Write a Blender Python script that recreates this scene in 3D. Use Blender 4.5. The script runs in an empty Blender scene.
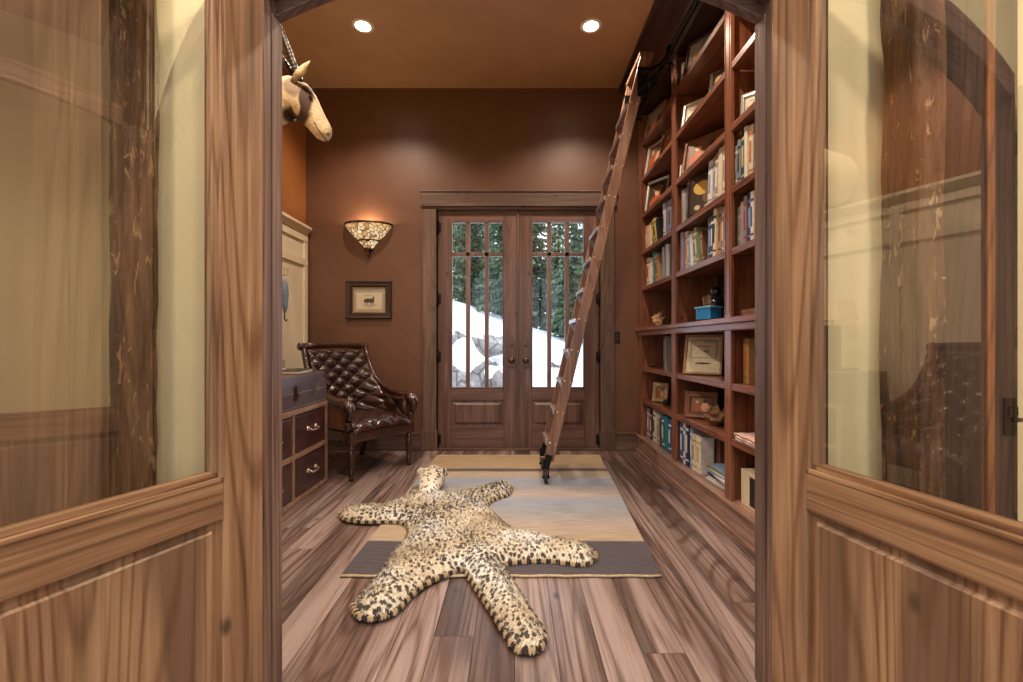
import bpy, bmesh, math, random
from mathutils import Vector, Matrix, noise
from mathutils.geometry import delaunay_2d_cdt
R = math.radians
PI = math.pi
SC = bpy.context.scene
C = SC.collection
random.seed(7)

# ------------------------------------------------------------------ camera, world, lights, exposure
F = 455.0
CX, CY, CZ = 514.5, 343.0, 1.09
cam_d = bpy.data.cameras.new('camera'); cam = bpy.data.objects.new('camera', cam_d); C.objects.link(cam)
cam_d.sensor_width = 36; cam_d.lens = F / 1023 * 36
cam_d.shift_x = -(CX - 511.5) / 1023; cam_d.shift_y = (CY - 341) / 1023
cam_d.clip_start = .02
cam.location = (0, 0, CZ); cam.rotation_euler = (R(90), 0, 0)
SC.camera = cam
SC.view_settings.view_transform = 'Standard'; SC.view_settings.look = 'None'
SC.view_settings.exposure = 0.15; SC.view_settings.gamma = 1; SC.view_settings.use_curve_mapping = False
SC.cycles.max_bounces = 10; SC.cycles.diffuse_bounces = 5; SC.cycles.glossy_bounces = 5
SC.cycles.transparent_max_bounces = 16; SC.cycles.use_denoising = True
SC.cycles.sample_clamp_indirect = 4; SC.cycles.caustics_reflective = False; SC.cycles.caustics_refractive = False

w = bpy.data.worlds.new('sky'); SC.world = w; w.use_nodes = True
wn = w.node_tree.nodes; wl = w.node_tree.links
bg = wn['Background']; bg.inputs[0].default_value = (.80, .89, 1, 1); bg.inputs[1].default_value = 2.6

WARM = (1, .80, .62)
def light(name, kind, loc, power, color=WARM, rot=(0, 0, 0), **k):
    d = bpy.data.lights.new(name, kind); d.energy = power; d.color = color
    for a, v in k.items(): setattr(d, a, v)
    o = bpy.data.objects.new(name, d); C.objects.link(o); o.location = loc; o.rotation_euler = rot
    return o
CEIL = 3.68
# openings that guide the sky light in: the glazed entry doors and an added fill-light window, unseen behind the camera
for (n_, loc, rx, sx_, sy_) in (('entry_sky_opening', (.03, 4.83, 1.40), -90, 1.66, 2.1), ('fill_sky_opening', (0, -2.98, 1.75), 90, 4.2, 2.3)):
    o_ = light(n_, 'AREA', loc, 1, (1, 1, 1), (R(rx), 0, 0), shape='RECTANGLE', size=sx_, size_y=sy_); o_.data.cycles.is_portal = True
RECESS_AND_FILL = [(-1.238, 3.717), (.625, 3.717), (-1.238, 2.25), (.625, 2.25)]  # first pair in view; nearer pair unseen, added to light the near floor
for (x, y) in RECESS_AND_FILL:
    light('ceiling_and_fill_spot', 'SPOT', (x, y, CEIL - .03), 105 if y > 3 else 125, WARM, (0, 0, 0), spot_size=R(128), spot_blend=.55, shadow_soft_size=.05)
for (x, y) in [(-1.3, -.5), (1.3, -.5), (0, .25)]:
    light('ceiling_and_fill_spot', 'SPOT', (x, y, CEIL - .03), 170, (1, .86, .70), (0, 0, 0), spot_size=R(140), spot_blend=.5, shadow_soft_size=.08)  # unseen living-room spots, put in as warm fill
# ------------------------------------------------------------------ helpers
def srgb(r, g, b):
    f = lambda c: (c / 255 / 12.92) if c / 255 <= .04045 else ((c / 255 + .055) / 1.055) ** 2.4
    return (f(r), f(g), f(b), 1)
def px(u, v, d):
    """a point of the place: pixel direction at distance d along the room"""
    return Vector(((u - CX) * d / F, d, CZ - (v - CY) * d / F))
def pxf(u, v, z=0):
    d = (CZ - z) * F / (v - CY)
    return Vector(((u - CX) * d / F, d, z))

class MB:
    def __init__(s): s.v = []; s.f = []; s.m = []; s.sm = []
    def add(s, vs, fs, mi=0, smooth=False):
        b = len(s.v); s.v += [tuple(p) for p in vs]
        for f in fs: s.f.append([b + i for i in f]); s.m.append(mi); s.sm.append(smooth)
    def box(s, x0, x1, y0, y1, z0, z1, mi=0, M=None):
        vs = [Vector((x, y, z)) for x in (x0, x1) for y in (y0, y1) for z in (z0, z1)]
        if M is not None: vs = [M @ p for p in vs]
        s.add(vs, [(0, 1, 3, 2), (4, 6, 7, 5), (0, 4, 5, 1), (2, 3, 7, 6), (0, 2, 6, 4), (1, 5, 7, 3)], mi); return s
    def prism(s, poly, a, b, axis='Y', mi=0, M=None, smooth=False):
        def mk(p, t):
            v = {'Y': (p[0], t, p[1]), 'X': (t, p[0], p[1]), 'Z': (p[0], p[1], t)}[axis]
            v = Vector(v); return M @ v if M is not None else v
        n = len(poly); vs = [mk(p, a) for p in poly] + [mk(p, b) for p in poly]
        s.add(vs, [tuple(range(n)), tuple(range(2 * n - 1, n - 1, -1))], mi)
        b0 = len(s.v) - 2 * n
        for i in range(n):
            j = (i + 1) % n; s.f.append([b0 + i, b0 + j, b0 + n + j, b0 + n + i]); s.m.append(mi); s.sm.append(smooth)
        return s
    def rings(s, rings, mi=0, smooth=True, caps=True):
        n = len(rings[0]); b = len(s.v)
        for r in rings: s.v += [tuple(p) for p in r]
        for k in range(len(rings) - 1):
            for i in range(n):
                j = (i + 1) % n
                s.f.append([b + k * n + i, b + k * n + j, b + (k + 1) * n + j, b + (k + 1) * n + i]); s.m.append(mi); s.sm.append(smooth)
        if caps:
            s.f.append([b + i for i in range(n)][::-1]); s.m.append(mi); s.sm.append(False)
            e = b + (len(rings) - 1) * n; s.f.append([e + i for i in range(n)]); s.m.append(mi); s.sm.append(False)
        return s
    def tube(s, pts, rad, n=10, mi=0, flat=1.0, ref=None, power=1.0):
        pts = [Vector(p) for p in pts]
        if not hasattr(rad, '__len__'): rad = [rad] * len(pts)
        rs = []; up = Vector(ref) if ref else None
        for i, p in enumerate(pts):
            t = (pts[min(i + 1, len(pts) - 1)] - pts[max(i - 1, 0)]).normalized()
            if up is None:
                up = Vector((0, 0, 1)) if abs(t.z) < .9 else Vector((1, 0, 0))
            a = (up - t * up.dot(t)).normalized(); b = t.cross(a)
            if not ref: up = a
            ring = []
            for k in range(n):
                an = 2 * PI * k / n; ca, sa = math.cos(an), math.sin(an)
                if power != 1:
                    ca = math.copysign(abs(ca) ** power, ca); sa = math.copysign(abs(sa) ** power, sa)
                ring.append(p + a * (rad[i] * ca * flat) + b * (rad[i] * sa))
            rs.append(ring)
        return s.rings(rs, mi)
    def lathe(s, prof, c=(0, 0, 0), n=20, axis='Z', mi=0, a0=0, a1=2 * PI, M=None, squash=1):
        full = abs(a1 - a0 - 2 * PI) < 1e-6; b = len(s.v); m = n if full else n + 1
        for (r, h) in prof:
            for k in range(m):
                a = a0 + (a1 - a0) * k / n
                p = {'Z': (r * math.cos(a), r * math.sin(a) * squash, h), 'X': (h, r * math.cos(a), r * math.sin(a)), 'Y': (r * math.cos(a), h, r * math.sin(a))}[axis]
                p = Vector(p)
                if M is not None: p = M @ p
                s.v.append(tuple(p + Vector(c)))
        for i in range(len(prof) - 1):
            for k in range(n if full else n):
                j = (k + 1) % m
                s.f.append([b + i * m + k, b + i * m + j, b + (i + 1) * m + j, b + (i + 1) * m + k]); s.m.append(mi); s.sm.append(True)
        return s
    def ball(s, c, r, n=10, mi=0, sc=(1, 1, 1), M=None):
        rs = []
        for i in range(1, n):
            t = PI * i / n
            rs.append([(r * math.sin(t) * math.cos(2 * PI * k / (n * 2)) * sc[0], r * math.sin(t) * math.sin(2 * PI * k / (n * 2)) * sc[1], r * math.cos(t) * sc[2]) for k in range(n * 2)])
        rs = [[(M @ Vector(p) if M is not None else Vector(p)) + Vector(c) for p in q] for q in rs]
        return s.rings(rs, mi)
    def build(s, name, mat, parent=None, bevel=0, loc=None, subd=0, seg=2):
        me = bpy.data.meshes.new(name); me.from_pydata(s.v, [], s.f); me.update()
        bm = bmesh.new(); bm.from_mesh(me); bmesh.ops.recalc_face_normals(bm, faces=bm.faces); bm.to_mesh(me); bm.free()
        for m in (mat if isinstance(mat, (list, tuple)) else [mat]): me.materials.append(m)
        me.polygons.foreach_set('material_index', s.m); me.polygons.foreach_set('use_smooth', s.sm)
        o = bpy.data.objects.new(name, me); C.objects.link(o)
        if parent: o.parent = parent
        if loc: o.location = loc
        if bevel:
            b = o.modifiers.new('bevel', 'BEVEL'); b.width = bevel; b.segments = seg; b.limit_method = 'ANGLE'; b.angle_limit = R(40)
        if subd:
            q = o.modifiers.new('sub', 'SUBSURF'); q.levels = q.render_levels = subd
        return o

def thing(name, label, cat, loc=(0, 0, 0), rotz=0, group=None, kind=None):
    o = bpy.data.objects.new(name, None); C.objects.link(o); o.empty_display_size = .1
    o.location = loc; o.rotation_euler = (0, 0, rotz); tag(o, label, cat, group, kind); return o
def tag(o, label=None, cat=None, group=None, kind=None):
    if label: o['label'] = label
    if cat: o['category'] = cat
    if group: o['group'] = group
    if kind: o['kind'] = kind
    return o
def struct(o, label=None, cat=None):
    o['kind'] = 'structure'; tag(o, label, cat); return o
def dup(root, loc, rotz, label, group=None, scale=None):
    r = root.copy(); C.objects.link(r); r.location = loc; r.rotation_euler = (0, 0, rotz); r['label'] = label
    if group: r['group'] = group
    if scale: r.scale = scale
    for ch in list(root.children):
        c = ch.copy(); C.objects.link(c); c.parent = r
        for g in ch.children:
            d = g.copy(); C.objects.link(d); d.parent = c
    return r

# ------------------------------------------------------------------ materials
def nmat(name):
    m = bpy.data.materials.new(name); m.use_nodes = True
    nt = m.node_tree; return m, nt, nt.nodes, nt.links, nt.nodes['Principled BSDF']
def P(bs, **k):
    for a, v in k.items():
        bs.inputs[a.replace('_', ' ')].default_value = v
def math_node(N, L, op, a, b=None, c=None, clamp=False):
    n = N.new('ShaderNodeMath'); n.operation = op; n.use_clamp = clamp
    for i, x in enumerate((a, b, c)):
        if x is None: continue
        if isinstance(x, (int, float)): n.inputs[i].default_value = x
        else: L.new(x, n.inputs[i])
    return n.outputs[0]
def ramp(N, L, fac, stops, interp='LINEAR'):
    r = N.new('ShaderNodeValToRGB'); L.new(fac, r.inputs[0]); cr = r.color_ramp; cr.interpolation = interp
    while len(cr.elements) < len(stops): cr.elements.new(.5)
    for e, (p, c) in zip(cr.elements, stops): e.position = p; e.color = c if len(c) == 4 else (*c, 1)
    return r.outputs[0]
def noise_tex(N, L, vec, scale=1, detail=3, rough=.55, dist=0):
    n = N.new('ShaderNodeTexNoise'); L.new(vec, n.inputs['Vector']); n.inputs['Scale'].default_value = scale
    n.inputs['Detail'].default_value = detail; n.inputs['Roughness'].default_value = rough; n.inputs['Distortion'].default_value = dist
    return n.outputs['Fac']
def mapping(N, L, vec, sc):
    m = N.new('ShaderNodeMapping'); L.new(vec, m.inputs[0]); m.inputs['Scale'].default_value = sc; return m.outputs[0]
def mixc(N, L, fac, a, b, mode='MIX'):
    m = N.new('ShaderNodeMix'); m.data_type = 'RGBA'; m.blend_type = mode
    for s_, x in ((0, fac), (6, a), (7, b)):
        if isinstance(x, (int, float)): m.inputs[s_].default_value = x
        elif isinstance(x, tuple): m.inputs[s_].default_value = x
        else: L.new(x, m.inputs[s_])
    return m.outputs[2]
def bump(N, L, bs, h, strength=.3, dist=.01):
    b = N.new('ShaderNodeBump'); b.inputs['Strength'].default_value = strength; b.inputs['Distance'].default_value = dist
    L.new(h, b.inputs['Height']); L.new(b.outputs[0], bs.inputs['Normal'])

def wood(name, dark, mid, lite, axis='Z', sc=1.0, rough=.42, fine=.42, ring=.22, broad=.5, planks=None, streak=None, bmp=.25, coat=0, vary=.35):
    m, nt, N, L, bs = nmat(name)
    tc = N.new('ShaderNodeTexCoord').outputs['Object']
    ax = 'XYZ'.index(axis)
    vec = tc; gap = None; pid = None
    if planks:
        wdt, ln, pax = planks                                # plank width, length, across axis
        sp = N.new('ShaderNodeSeparateXYZ'); L.new(tc, sp.inputs[0])
        cr = math_node(N, L, 'DIVIDE', sp.outputs['XYZ'.index(pax)], wdt)
        i = math_node(N, L, 'FLOOR', cr)
        wn_ = N.new('ShaderNodeTexWhiteNoise'); wn_.noise_dimensions = '1D'; L.new(i, wn_.inputs['W'])
        al = math_node(N, L, 'ADD', math_node(N, L, 'DIVIDE', sp.outputs[ax], ln), math_node(N, L, 'MULTIPLY', wn_.outputs['Value'], 7))
        j = math_node(N, L, 'FLOOR', al)
        w2 = N.new('ShaderNodeTexWhiteNoise'); w2.noise_dimensions = '2D'
        cb = N.new('ShaderNodeCombineXYZ'); L.new(i, cb.inputs[0]); L.new(j, cb.inputs[1]); L.new(cb.outputs[0], w2.inputs['Vector'])
        pid = w2.outputs['Value']
        ad = N.new('ShaderNodeVectorMath'); ad.operation = 'MULTIPLY_ADD'; L.new(w2.outputs['Color'], ad.inputs[0]); ad.inputs[1].default_value = (9, 9, 9); L.new(tc, ad.inputs[2])
        vec = ad.outputs[0]
        fr = math_node(N, L, 'FRACT', cr); e1 = math_node(N, L, 'MINIMUM', fr, math_node(N, L, 'SUBTRACT', 1, fr))
        e1 = math_node(N, L, 'MULTIPLY', e1, wdt)
        fr2 = math_node(N, L, 'FRACT', al); e2 = math_node(N, L, 'MULTIPLY', math_node(N, L, 'MINIMUM', fr2, math_node(N, L, 'SUBTRACT', 1, fr2)), ln)
        gap = math_node(N, L, 'SUBTRACT', 1, math_node(N, L, 'DIVIDE', math_node(N, L, 'MINIMUM', e1, e2), .0022), clamp=True)
    def vsc(a, b):
        v = [a * sc] * 3; v[ax] = b * sc; return v
    b1 = noise_tex(N, L, mapping(N, L, vec, vsc(9, .9)), 1, 3, .6, .4)
    n2 = noise_tex(N, L, mapping(N, L, vec, vsc(4.2, .34)), 1, 1.0, .4, .12)
    rg = math_node(N, L, 'SINE', math_node(N, L, 'MULTIPLY', n2, 120))
    rg = math_node(N, L, 'MULTIPLY_ADD', rg, .5, .5)
    rg = math_node(N, L, 'SUBTRACT', 1, math_node(N, L, 'POWER', rg, 5))
    fn = math_node(N, L, 'MULTIPLY_ADD', noise_tex(N, L, mapping(N, L, vec, vsc(85, 1.6)), 1, 5, .75), 1.35, -.175)
    tot = broad + ring + fine
    f = math_node(N, L, 'MULTIPLY', b1, broad / tot * 1.5)
    f = math_node(N, L, 'MULTIPLY_ADD', rg, ring / tot, f)
    f = math_node(N, L, 'MULTIPLY_ADD', fn, fine / tot * 1.3, f)
    f = math_node(N, L, 'SUBTRACT', f, .12)
    if pid is not None: f = math_node(N, L, 'ADD', f, math_node(N, L, 'MULTIPLY', math_node(N, L, 'SUBTRACT', pid, .5), vary))
    col = ramp(N, L, f, [(.26, dark), (.52, mid), (.78, lite)])
    if streak:
        sn = noise_tex(N, L, mapping(N, L, vec, vsc(8.3, .55)), 1, 2, .5, .3)
        sf = ramp(N, L, sn, [(.50, (0, 0, 0, 1)), (.62, (1, 1, 1, 1))])
        col = mixc(N, L, math_node(N, L, 'MULTIPLY', sf, .72), col, streak)
    vo = N.new('ShaderNodeTexVoronoi'); L.new(mapping(N, L, vec, vsc(6, 3.2)), vo.inputs['Vector']); vo.inputs['Scale'].default_value = 1
    kn = ramp(N, L, vo.outputs['Distance'], [(.04, (1, 1, 1, 1)), (.10, (0, 0, 0, 1))])
    col = mixc(N, L, math_node(N, L, 'MULTIPLY', kn, .75), col, tuple(c * .35 for c in dark[:3]) + (1,))
    if gap is not None: col = mixc(N, L, gap, col, tuple(c * .25 for c in dark[:3]) + (1,))
    L.new(col, bs.inputs['Base Color'])
    rr = math_node(N, L, 'MULTIPLY_ADD', fn, .25, rough - .12); L.new(rr, bs.inputs['Roughness'])
    h = math_node(N, L, 'MULTIPLY_ADD', fn, .5, rg)
    if gap is not None: h = math_node(N, L, 'SUBTRACT', h, math_node(N, L, 'MULTIPLY', gap, 3))
    bump(N, L, bs, h, bmp, .002)
    if coat: P(bs, Coat_Weight=coat, Coat_Roughness=.18)
    return m

def plain(name, col, rough=.5, metal=0, nz=.0, nscale=30, bmp=0, coat=0, emit=None, es=0, col2=None, sheen=0, stretch=(1, 1, 1)):
    m, nt, N, L, bs = nmat(name); P(bs, Base_Color=col, Roughness=rough, Metallic=metal)
    if coat: P(bs, Coat_Weight=coat, Coat_Roughness=.15)
    if sheen: P(bs, Sheen_Weight=sheen)
    if nz or bmp or col2:
        tc = mapping(N, L, N.new('ShaderNodeTexCoord').outputs['Object'], stretch)
        n = noise_tex(N, L, tc, nscale, 4, .6)
        if nz or col2:
            c2 = col2 or tuple(max(0, c * (1 - nz)) for c in col[:3]) + (1,)
            L.new(ramp(N, L, n, [(.35, c2), (.65, col)]), bs.inputs['Base Color'])
        if bmp: bump(N, L, bs, n, bmp, .01)
    if emit: P(bs, Emission_Color=emit, Emission_Strength=es)
    return m

def glass_mat(name, refl=.10, tint=(1, 1, 1, 1), k=1.6):
    m = bpy.data.materials.new(name); m.use_nodes = True; N = m.node_tree.nodes; L = m.node_tree.links; N.clear()
    o = N.new('ShaderNodeOutputMaterial'); mx = N.new('ShaderNodeMixShader'); t = N.new('ShaderNodeBsdfTransparent'); g = N.new('ShaderNodeBsdfGlossy')
    t.inputs[0].default_value = tint; g.inputs['Roughness'].default_value = .003; g.inputs[0].default_value = (1, 1, 1, 1)
    fr = N.new('ShaderNodeFresnel'); fr.inputs[0].default_value = 1.5
    ge = N.new('ShaderNodeNewGeometry')
    f = math_node(N, L, 'ADD', math_node(N, L, 'MULTIPLY', fr.outputs[0], k), refl, clamp=True)
    f = math_node(N, L, 'MULTIPLY', f, math_node(N, L, 'SUBTRACT', 1, ge.outputs['Backfacing']))
    L.new(f, mx.inputs[0]); L.new(t.outputs[0], mx.inputs[1]); L.new(g.outputs[0], mx.inputs[2]); L.new(mx.outputs[0], o.inputs[0]); return m

M = {}
M['leaf'] = {a: wood('oiled_fir_' + a, srgb(84, 58, 42), srgb(142, 106, 78), srgb(188, 152, 118), a, .9, .40, streak=srgb(92, 68, 54), ring=.2) for a in 'XYZ'}
M['jamb'] = wood('grey_fir', srgb(66, 46, 40), srgb(112, 86, 76), srgb(150, 122, 108), 'Z', 1.0, .42, streak=srgb(84, 66, 62))
M['jambx'] = wood('grey_fir_x', srgb(66, 46, 38), srgb(104, 76, 64), srgb(138, 108, 94), 'X', 1.0, .42)
M['floor'] = wood('wide_plank_floor', srgb(64, 44, 38), srgb(108, 85, 77), srgb(164, 144, 138), 'Y', .8, .30, planks=(.150, 3.6, 'X'), streak=srgb(64, 46, 40), ring=.16, vary=.24, bmp=.3, coat=.25)
M['door'] = {a: wood('entry_door_wood_' + a, srgb(70, 46, 40), srgb(102, 74, 64), srgb(132, 100, 90), a, .9, .38, streak=srgb(76, 50, 42), ring=.1) for a in 'XZ'}
M['casing'] = {a: wood('casing_wood_' + a, srgb(60, 44, 37), srgb(92, 70, 60), srgb(120, 94, 82), a, .9, .45, ring=.12, streak=srgb(80, 60, 50)) for a in 'XZY'}
M['base'] = wood('base_board_wood', srgb(88, 60, 50), srgb(130, 98, 84), srgb(166, 134, 118), 'Y', .9, .30, ring=.12)
M['case'] = {a: wood('cherry_bookcase_' + a, srgb(70, 38, 26), srgb(112, 66, 46), srgb(144, 92, 68), a, .9, .30, ring=.12, fine=.3, coat=.35, bmp=.08) for a in 'YZ'}
M['casedark'] = wood('cherry_interior_shade', srgb(26, 14, 10), srgb(44, 24, 17), srgb(60, 34, 24), 'Z', .9, .38, ring=.12, bmp=.08)  # cherry darkened so the shade inside the bays is in the colour
M['ladder'] = wood('ladder_wood', srgb(76, 50, 40), srgb(118, 84, 68), srgb(156, 120, 98), 'Z', 1.2, .36, ring=.15, bmp=.1)
M['wallb'] = plain('brown_plaster', srgb(108, 74, 56), .42, nz=.14, nscale=5, bmp=.12)
M['wallo'] = plain('ochre_brown_plaster', srgb(150, 92, 46), .5, nz=.14, nscale=5, bmp=.12)
M['ceil'] = plain('tan_plaster_ceiling', srgb(186, 148, 110), .5, nz=.12, nscale=3, bmp=.1)
M['cream'] = plain('cream_plaster', srgb(242, 226, 176), .7, nz=.04, nscale=4, bmp=.05)
M['creamp'] = plain('cream_paint', srgb(238, 224, 194), .42, nz=.05, nscale=6)
M['iron'] = plain('black_iron', srgb(30, 27, 27), .4, .7, bmp=.1, nscale=60)
M['bronze'] = plain('aged_bronze', srgb(96, 72, 58), .34, .85, bmp=.1, nscale=60)
M['steel'] = plain('brushed_steel', srgb(200, 200, 204), .28, .9)
M['nickel'] = plain('satin_nickel', srgb(216, 198, 178), .28, .9)
M['black'] = plain('black_plastic', srgb(22, 20, 20), .4)
M['white'] = plain('warm_white_enamel', srgb(238, 230, 215), .4)
M['cgl'] = glass_mat('clear_door_glass', .15)
M['wgl'] = glass_mat('entry_window_glass', .0, k=.6)

# ------------------------------------------------------------------ setting
BACK = 4.624; LEFT = -2.12; RIGHT = 1.62; PW0, PW1 = 1.385, 1.463    # partition faces
m = MB(); m.box(-3.2, 3.2, -3.1, BACK + .02, -.08, 0); struct(m.build('floor', M['floor']))
m = MB(); m.box(-3.2, 3.2, -3.1, BACK + .2, CEIL, CEIL + .1); struct(m.build('ceiling', M['ceil']))
m = MB(); m.box(LEFT - .12, LEFT, PW1, BACK + .2, 0, CEIL); struct(m.build('wall_left', M['wallo']))
m = MB(); m.box(RIGHT, RIGHT + .12, PW1, BACK + .2, 0, CEIL); struct(m.build('wall_right', M['wallb']))
DX0, DX1, DZ = (437 - CX) / 98.4, (600 - CX) / 98.4, 1.09 + 133 / 98.4     # entry opening
m = MB(); m.box(LEFT, DX0 - .01, BACK, BACK + .2, 0, CEIL); m.box(DX1 + .01, RIGHT, BACK, BACK + .2, 0, CEIL); m.box(DX0 - .01, DX1 + .01, BACK, BACK + .2, DZ + .01, CEIL)
struct(m.build('wall_back', M['wallb']))
# partition with the arched opening between the living room and the library
OX0, OX1 = -.776, .803
SPR = 2.126; AC = .5535; AR = 1.748; ACX = .009
def arch_z(x, dr=0): return AC + math.sqrt(max(0, (AR + dr) ** 2 - (x - ACX) ** 2))
m = MB(); m.box(-3.2, OX0 - .0, PW0, PW1, 0, CEIL); m.box(OX1, 3.2, PW0, PW1, 0, CEIL)
n = 24; xs = [OX0 + (OX1 - OX0) * i / n for i in range(n + 1)]
m.prism([(x, arch_z(x, .14)) for x in xs] + [(OX1, CEIL), (OX0, CEIL)], PW0, PW1, 'Y')
struct(m.build('wall_front', M['cream']))
m = MB(); m.box(-3.2, -3.08, -3.1, PW0, 0, CEIL); struct(m.build('wall_west', M['cream']))
m = MB(); m.box(3.08, 3.2, -3.1, PW0, 0, CEIL); struct(m.build('wall_east', M['cream']))
m = MB(); m.box(-3.08, -2.1, -3.1, -3.0, 0, CEIL); m.box(2.1, 3.08, -3.1, -3.0, 0, CEIL); m.box(-2.1, 2.1, -3.1, -3.0, 0, .6); m.box(-2.1, 2.1, -3.1, -3.0, 2.9, CEIL)  # unseen wall; its window opening is added to let in fill light
struct(m.build('wall_south', M['cream']))
m = MB()
for x in (-2.1, -.73, .67, 2.04): m.box(x, x + .06, -3.09, -3.01, .6, 2.9)
m.box(-2.1, 2.1, -3.09, -3.01, .6, .66); m.box(-2.1, 2.1, -3.09, -3.01, 2.84, 2.9)
struct(m.build('added_fill_window', M['casing']['Z']))  # frame around the added fill-light opening
# arched door frame (jambs, stop and arch)
m = MB()
for (xa, xb, s_) in ((OX0, -.757, 1), (.783, OX1, -1)):
    m.box(xa, xb, PW0 - .012, PW1 + .012, 0, arch_z(.77, .06))
    xi = xb if s_ > 0 else xa
    m.box(min(xi, xi + s_ * .005), max(xi, xi + s_ * .005), PW0 + .03, PW1 + .012, 0, arch_z(.77, -.01))
struct(m.build('trim_1', M['jamb'], bevel=.003))
m = MB()
xs = [-.782 + 1.582 * i / 30 for i in range(31)]
m.prism([(x, arch_z(x, 0)) for x in xs] + [(x, arch_z(x, .15)) for x in reversed(xs)], PW0 + .055, PW1 + .012, 'Y', smooth=False)
m.prism([(x, arch_z(x, .035)) for x in xs] + [(x, arch_z(x, .15)) for x in reversed(xs)], PW0 - .012, PW0 + .055, 'Y')
struct(m.build('trim_2', M['jambx'], bevel=.003))
# casing on the library side
m = MB(); m.box(OX0 - .09, OX0, PW1, PW1 + .02, 0, 2.2); m.box(OX1, OX1 + .09, PW1, PW1 + .02, 0, 2.2)
struct(m.build('trim_3', M['jamb'], bevel=.003))

# entry casing, head, plinths, base boards
S = 98.4
def bx(u): return (u - CX) / S
def bz(v): return CZ - (v - CY) / S
m = MB(); m.box(bx(423), bx(436.5), BACK - .025, BACK + .1, .17, DZ + .0); m.box(bx(600.5), bx(614), BACK - .025, BACK + .1, .17, DZ)
m.box(bx(433), bx(439.2), BACK + .076, BACK + .15, 0, DZ); m.box(bx(597.6), bx(604), BACK + .076, BACK + .15, 0, DZ); m.box(bx(433), bx(604), BACK + .076, BACK + .15, DZ - .02, DZ + .03)
struct(m.build('trim_4', M['casing']['Z'], bevel=.003))
m = MB(); m.box(bx(421), bx(616), BACK - .035, BACK + .1, bz(207), bz(193)); m.box(bx(420), bx(617), BACK - .045, BACK, bz(193), bz(191.5))
m.box(bx(436.5), bx(600.5), BACK - .01, BACK + .1, DZ, bz(207))
struct(m.build('trim_5', M['casing']['X'], bevel=.003))
m = MB(); m.box(bx(422), bx(437.5), BACK - .034, BACK + .01, 0, bz(430)); m.box(bx(599.5), bx(615), BACK - .034, BACK + .01, 0, bz(430))
struct(m.build('trim_6', M['casing']['Z'], bevel=.003))
m = MB(); m.box(LEFT + .002, bx(422), BACK - .02, BACK, 0, .165); m.box(LEFT + .002, bx(422), BACK - .026, BACK, .165, .18); m.box(LEFT + .002, bx(422), BACK - .03, BACK, 0, .03)
m.box(bx(615), 1.26, BACK - .02, BACK, 0, .165); m.box(bx(615), 1.26, BACK - .026, BACK, .165, .18); m.box(bx(615), 1.26, BACK - .03, BACK, 0, .03)
struct(m.build('baseboard_back', M['casing']['X'], bevel=.002))
m = MB(); m.box(DX0 - .01, DX1 + .01, BACK - .03, BACK + .2, .001, .022); struct(m.build('trim_7', M['casing']['X'], bevel=.003))

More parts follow.
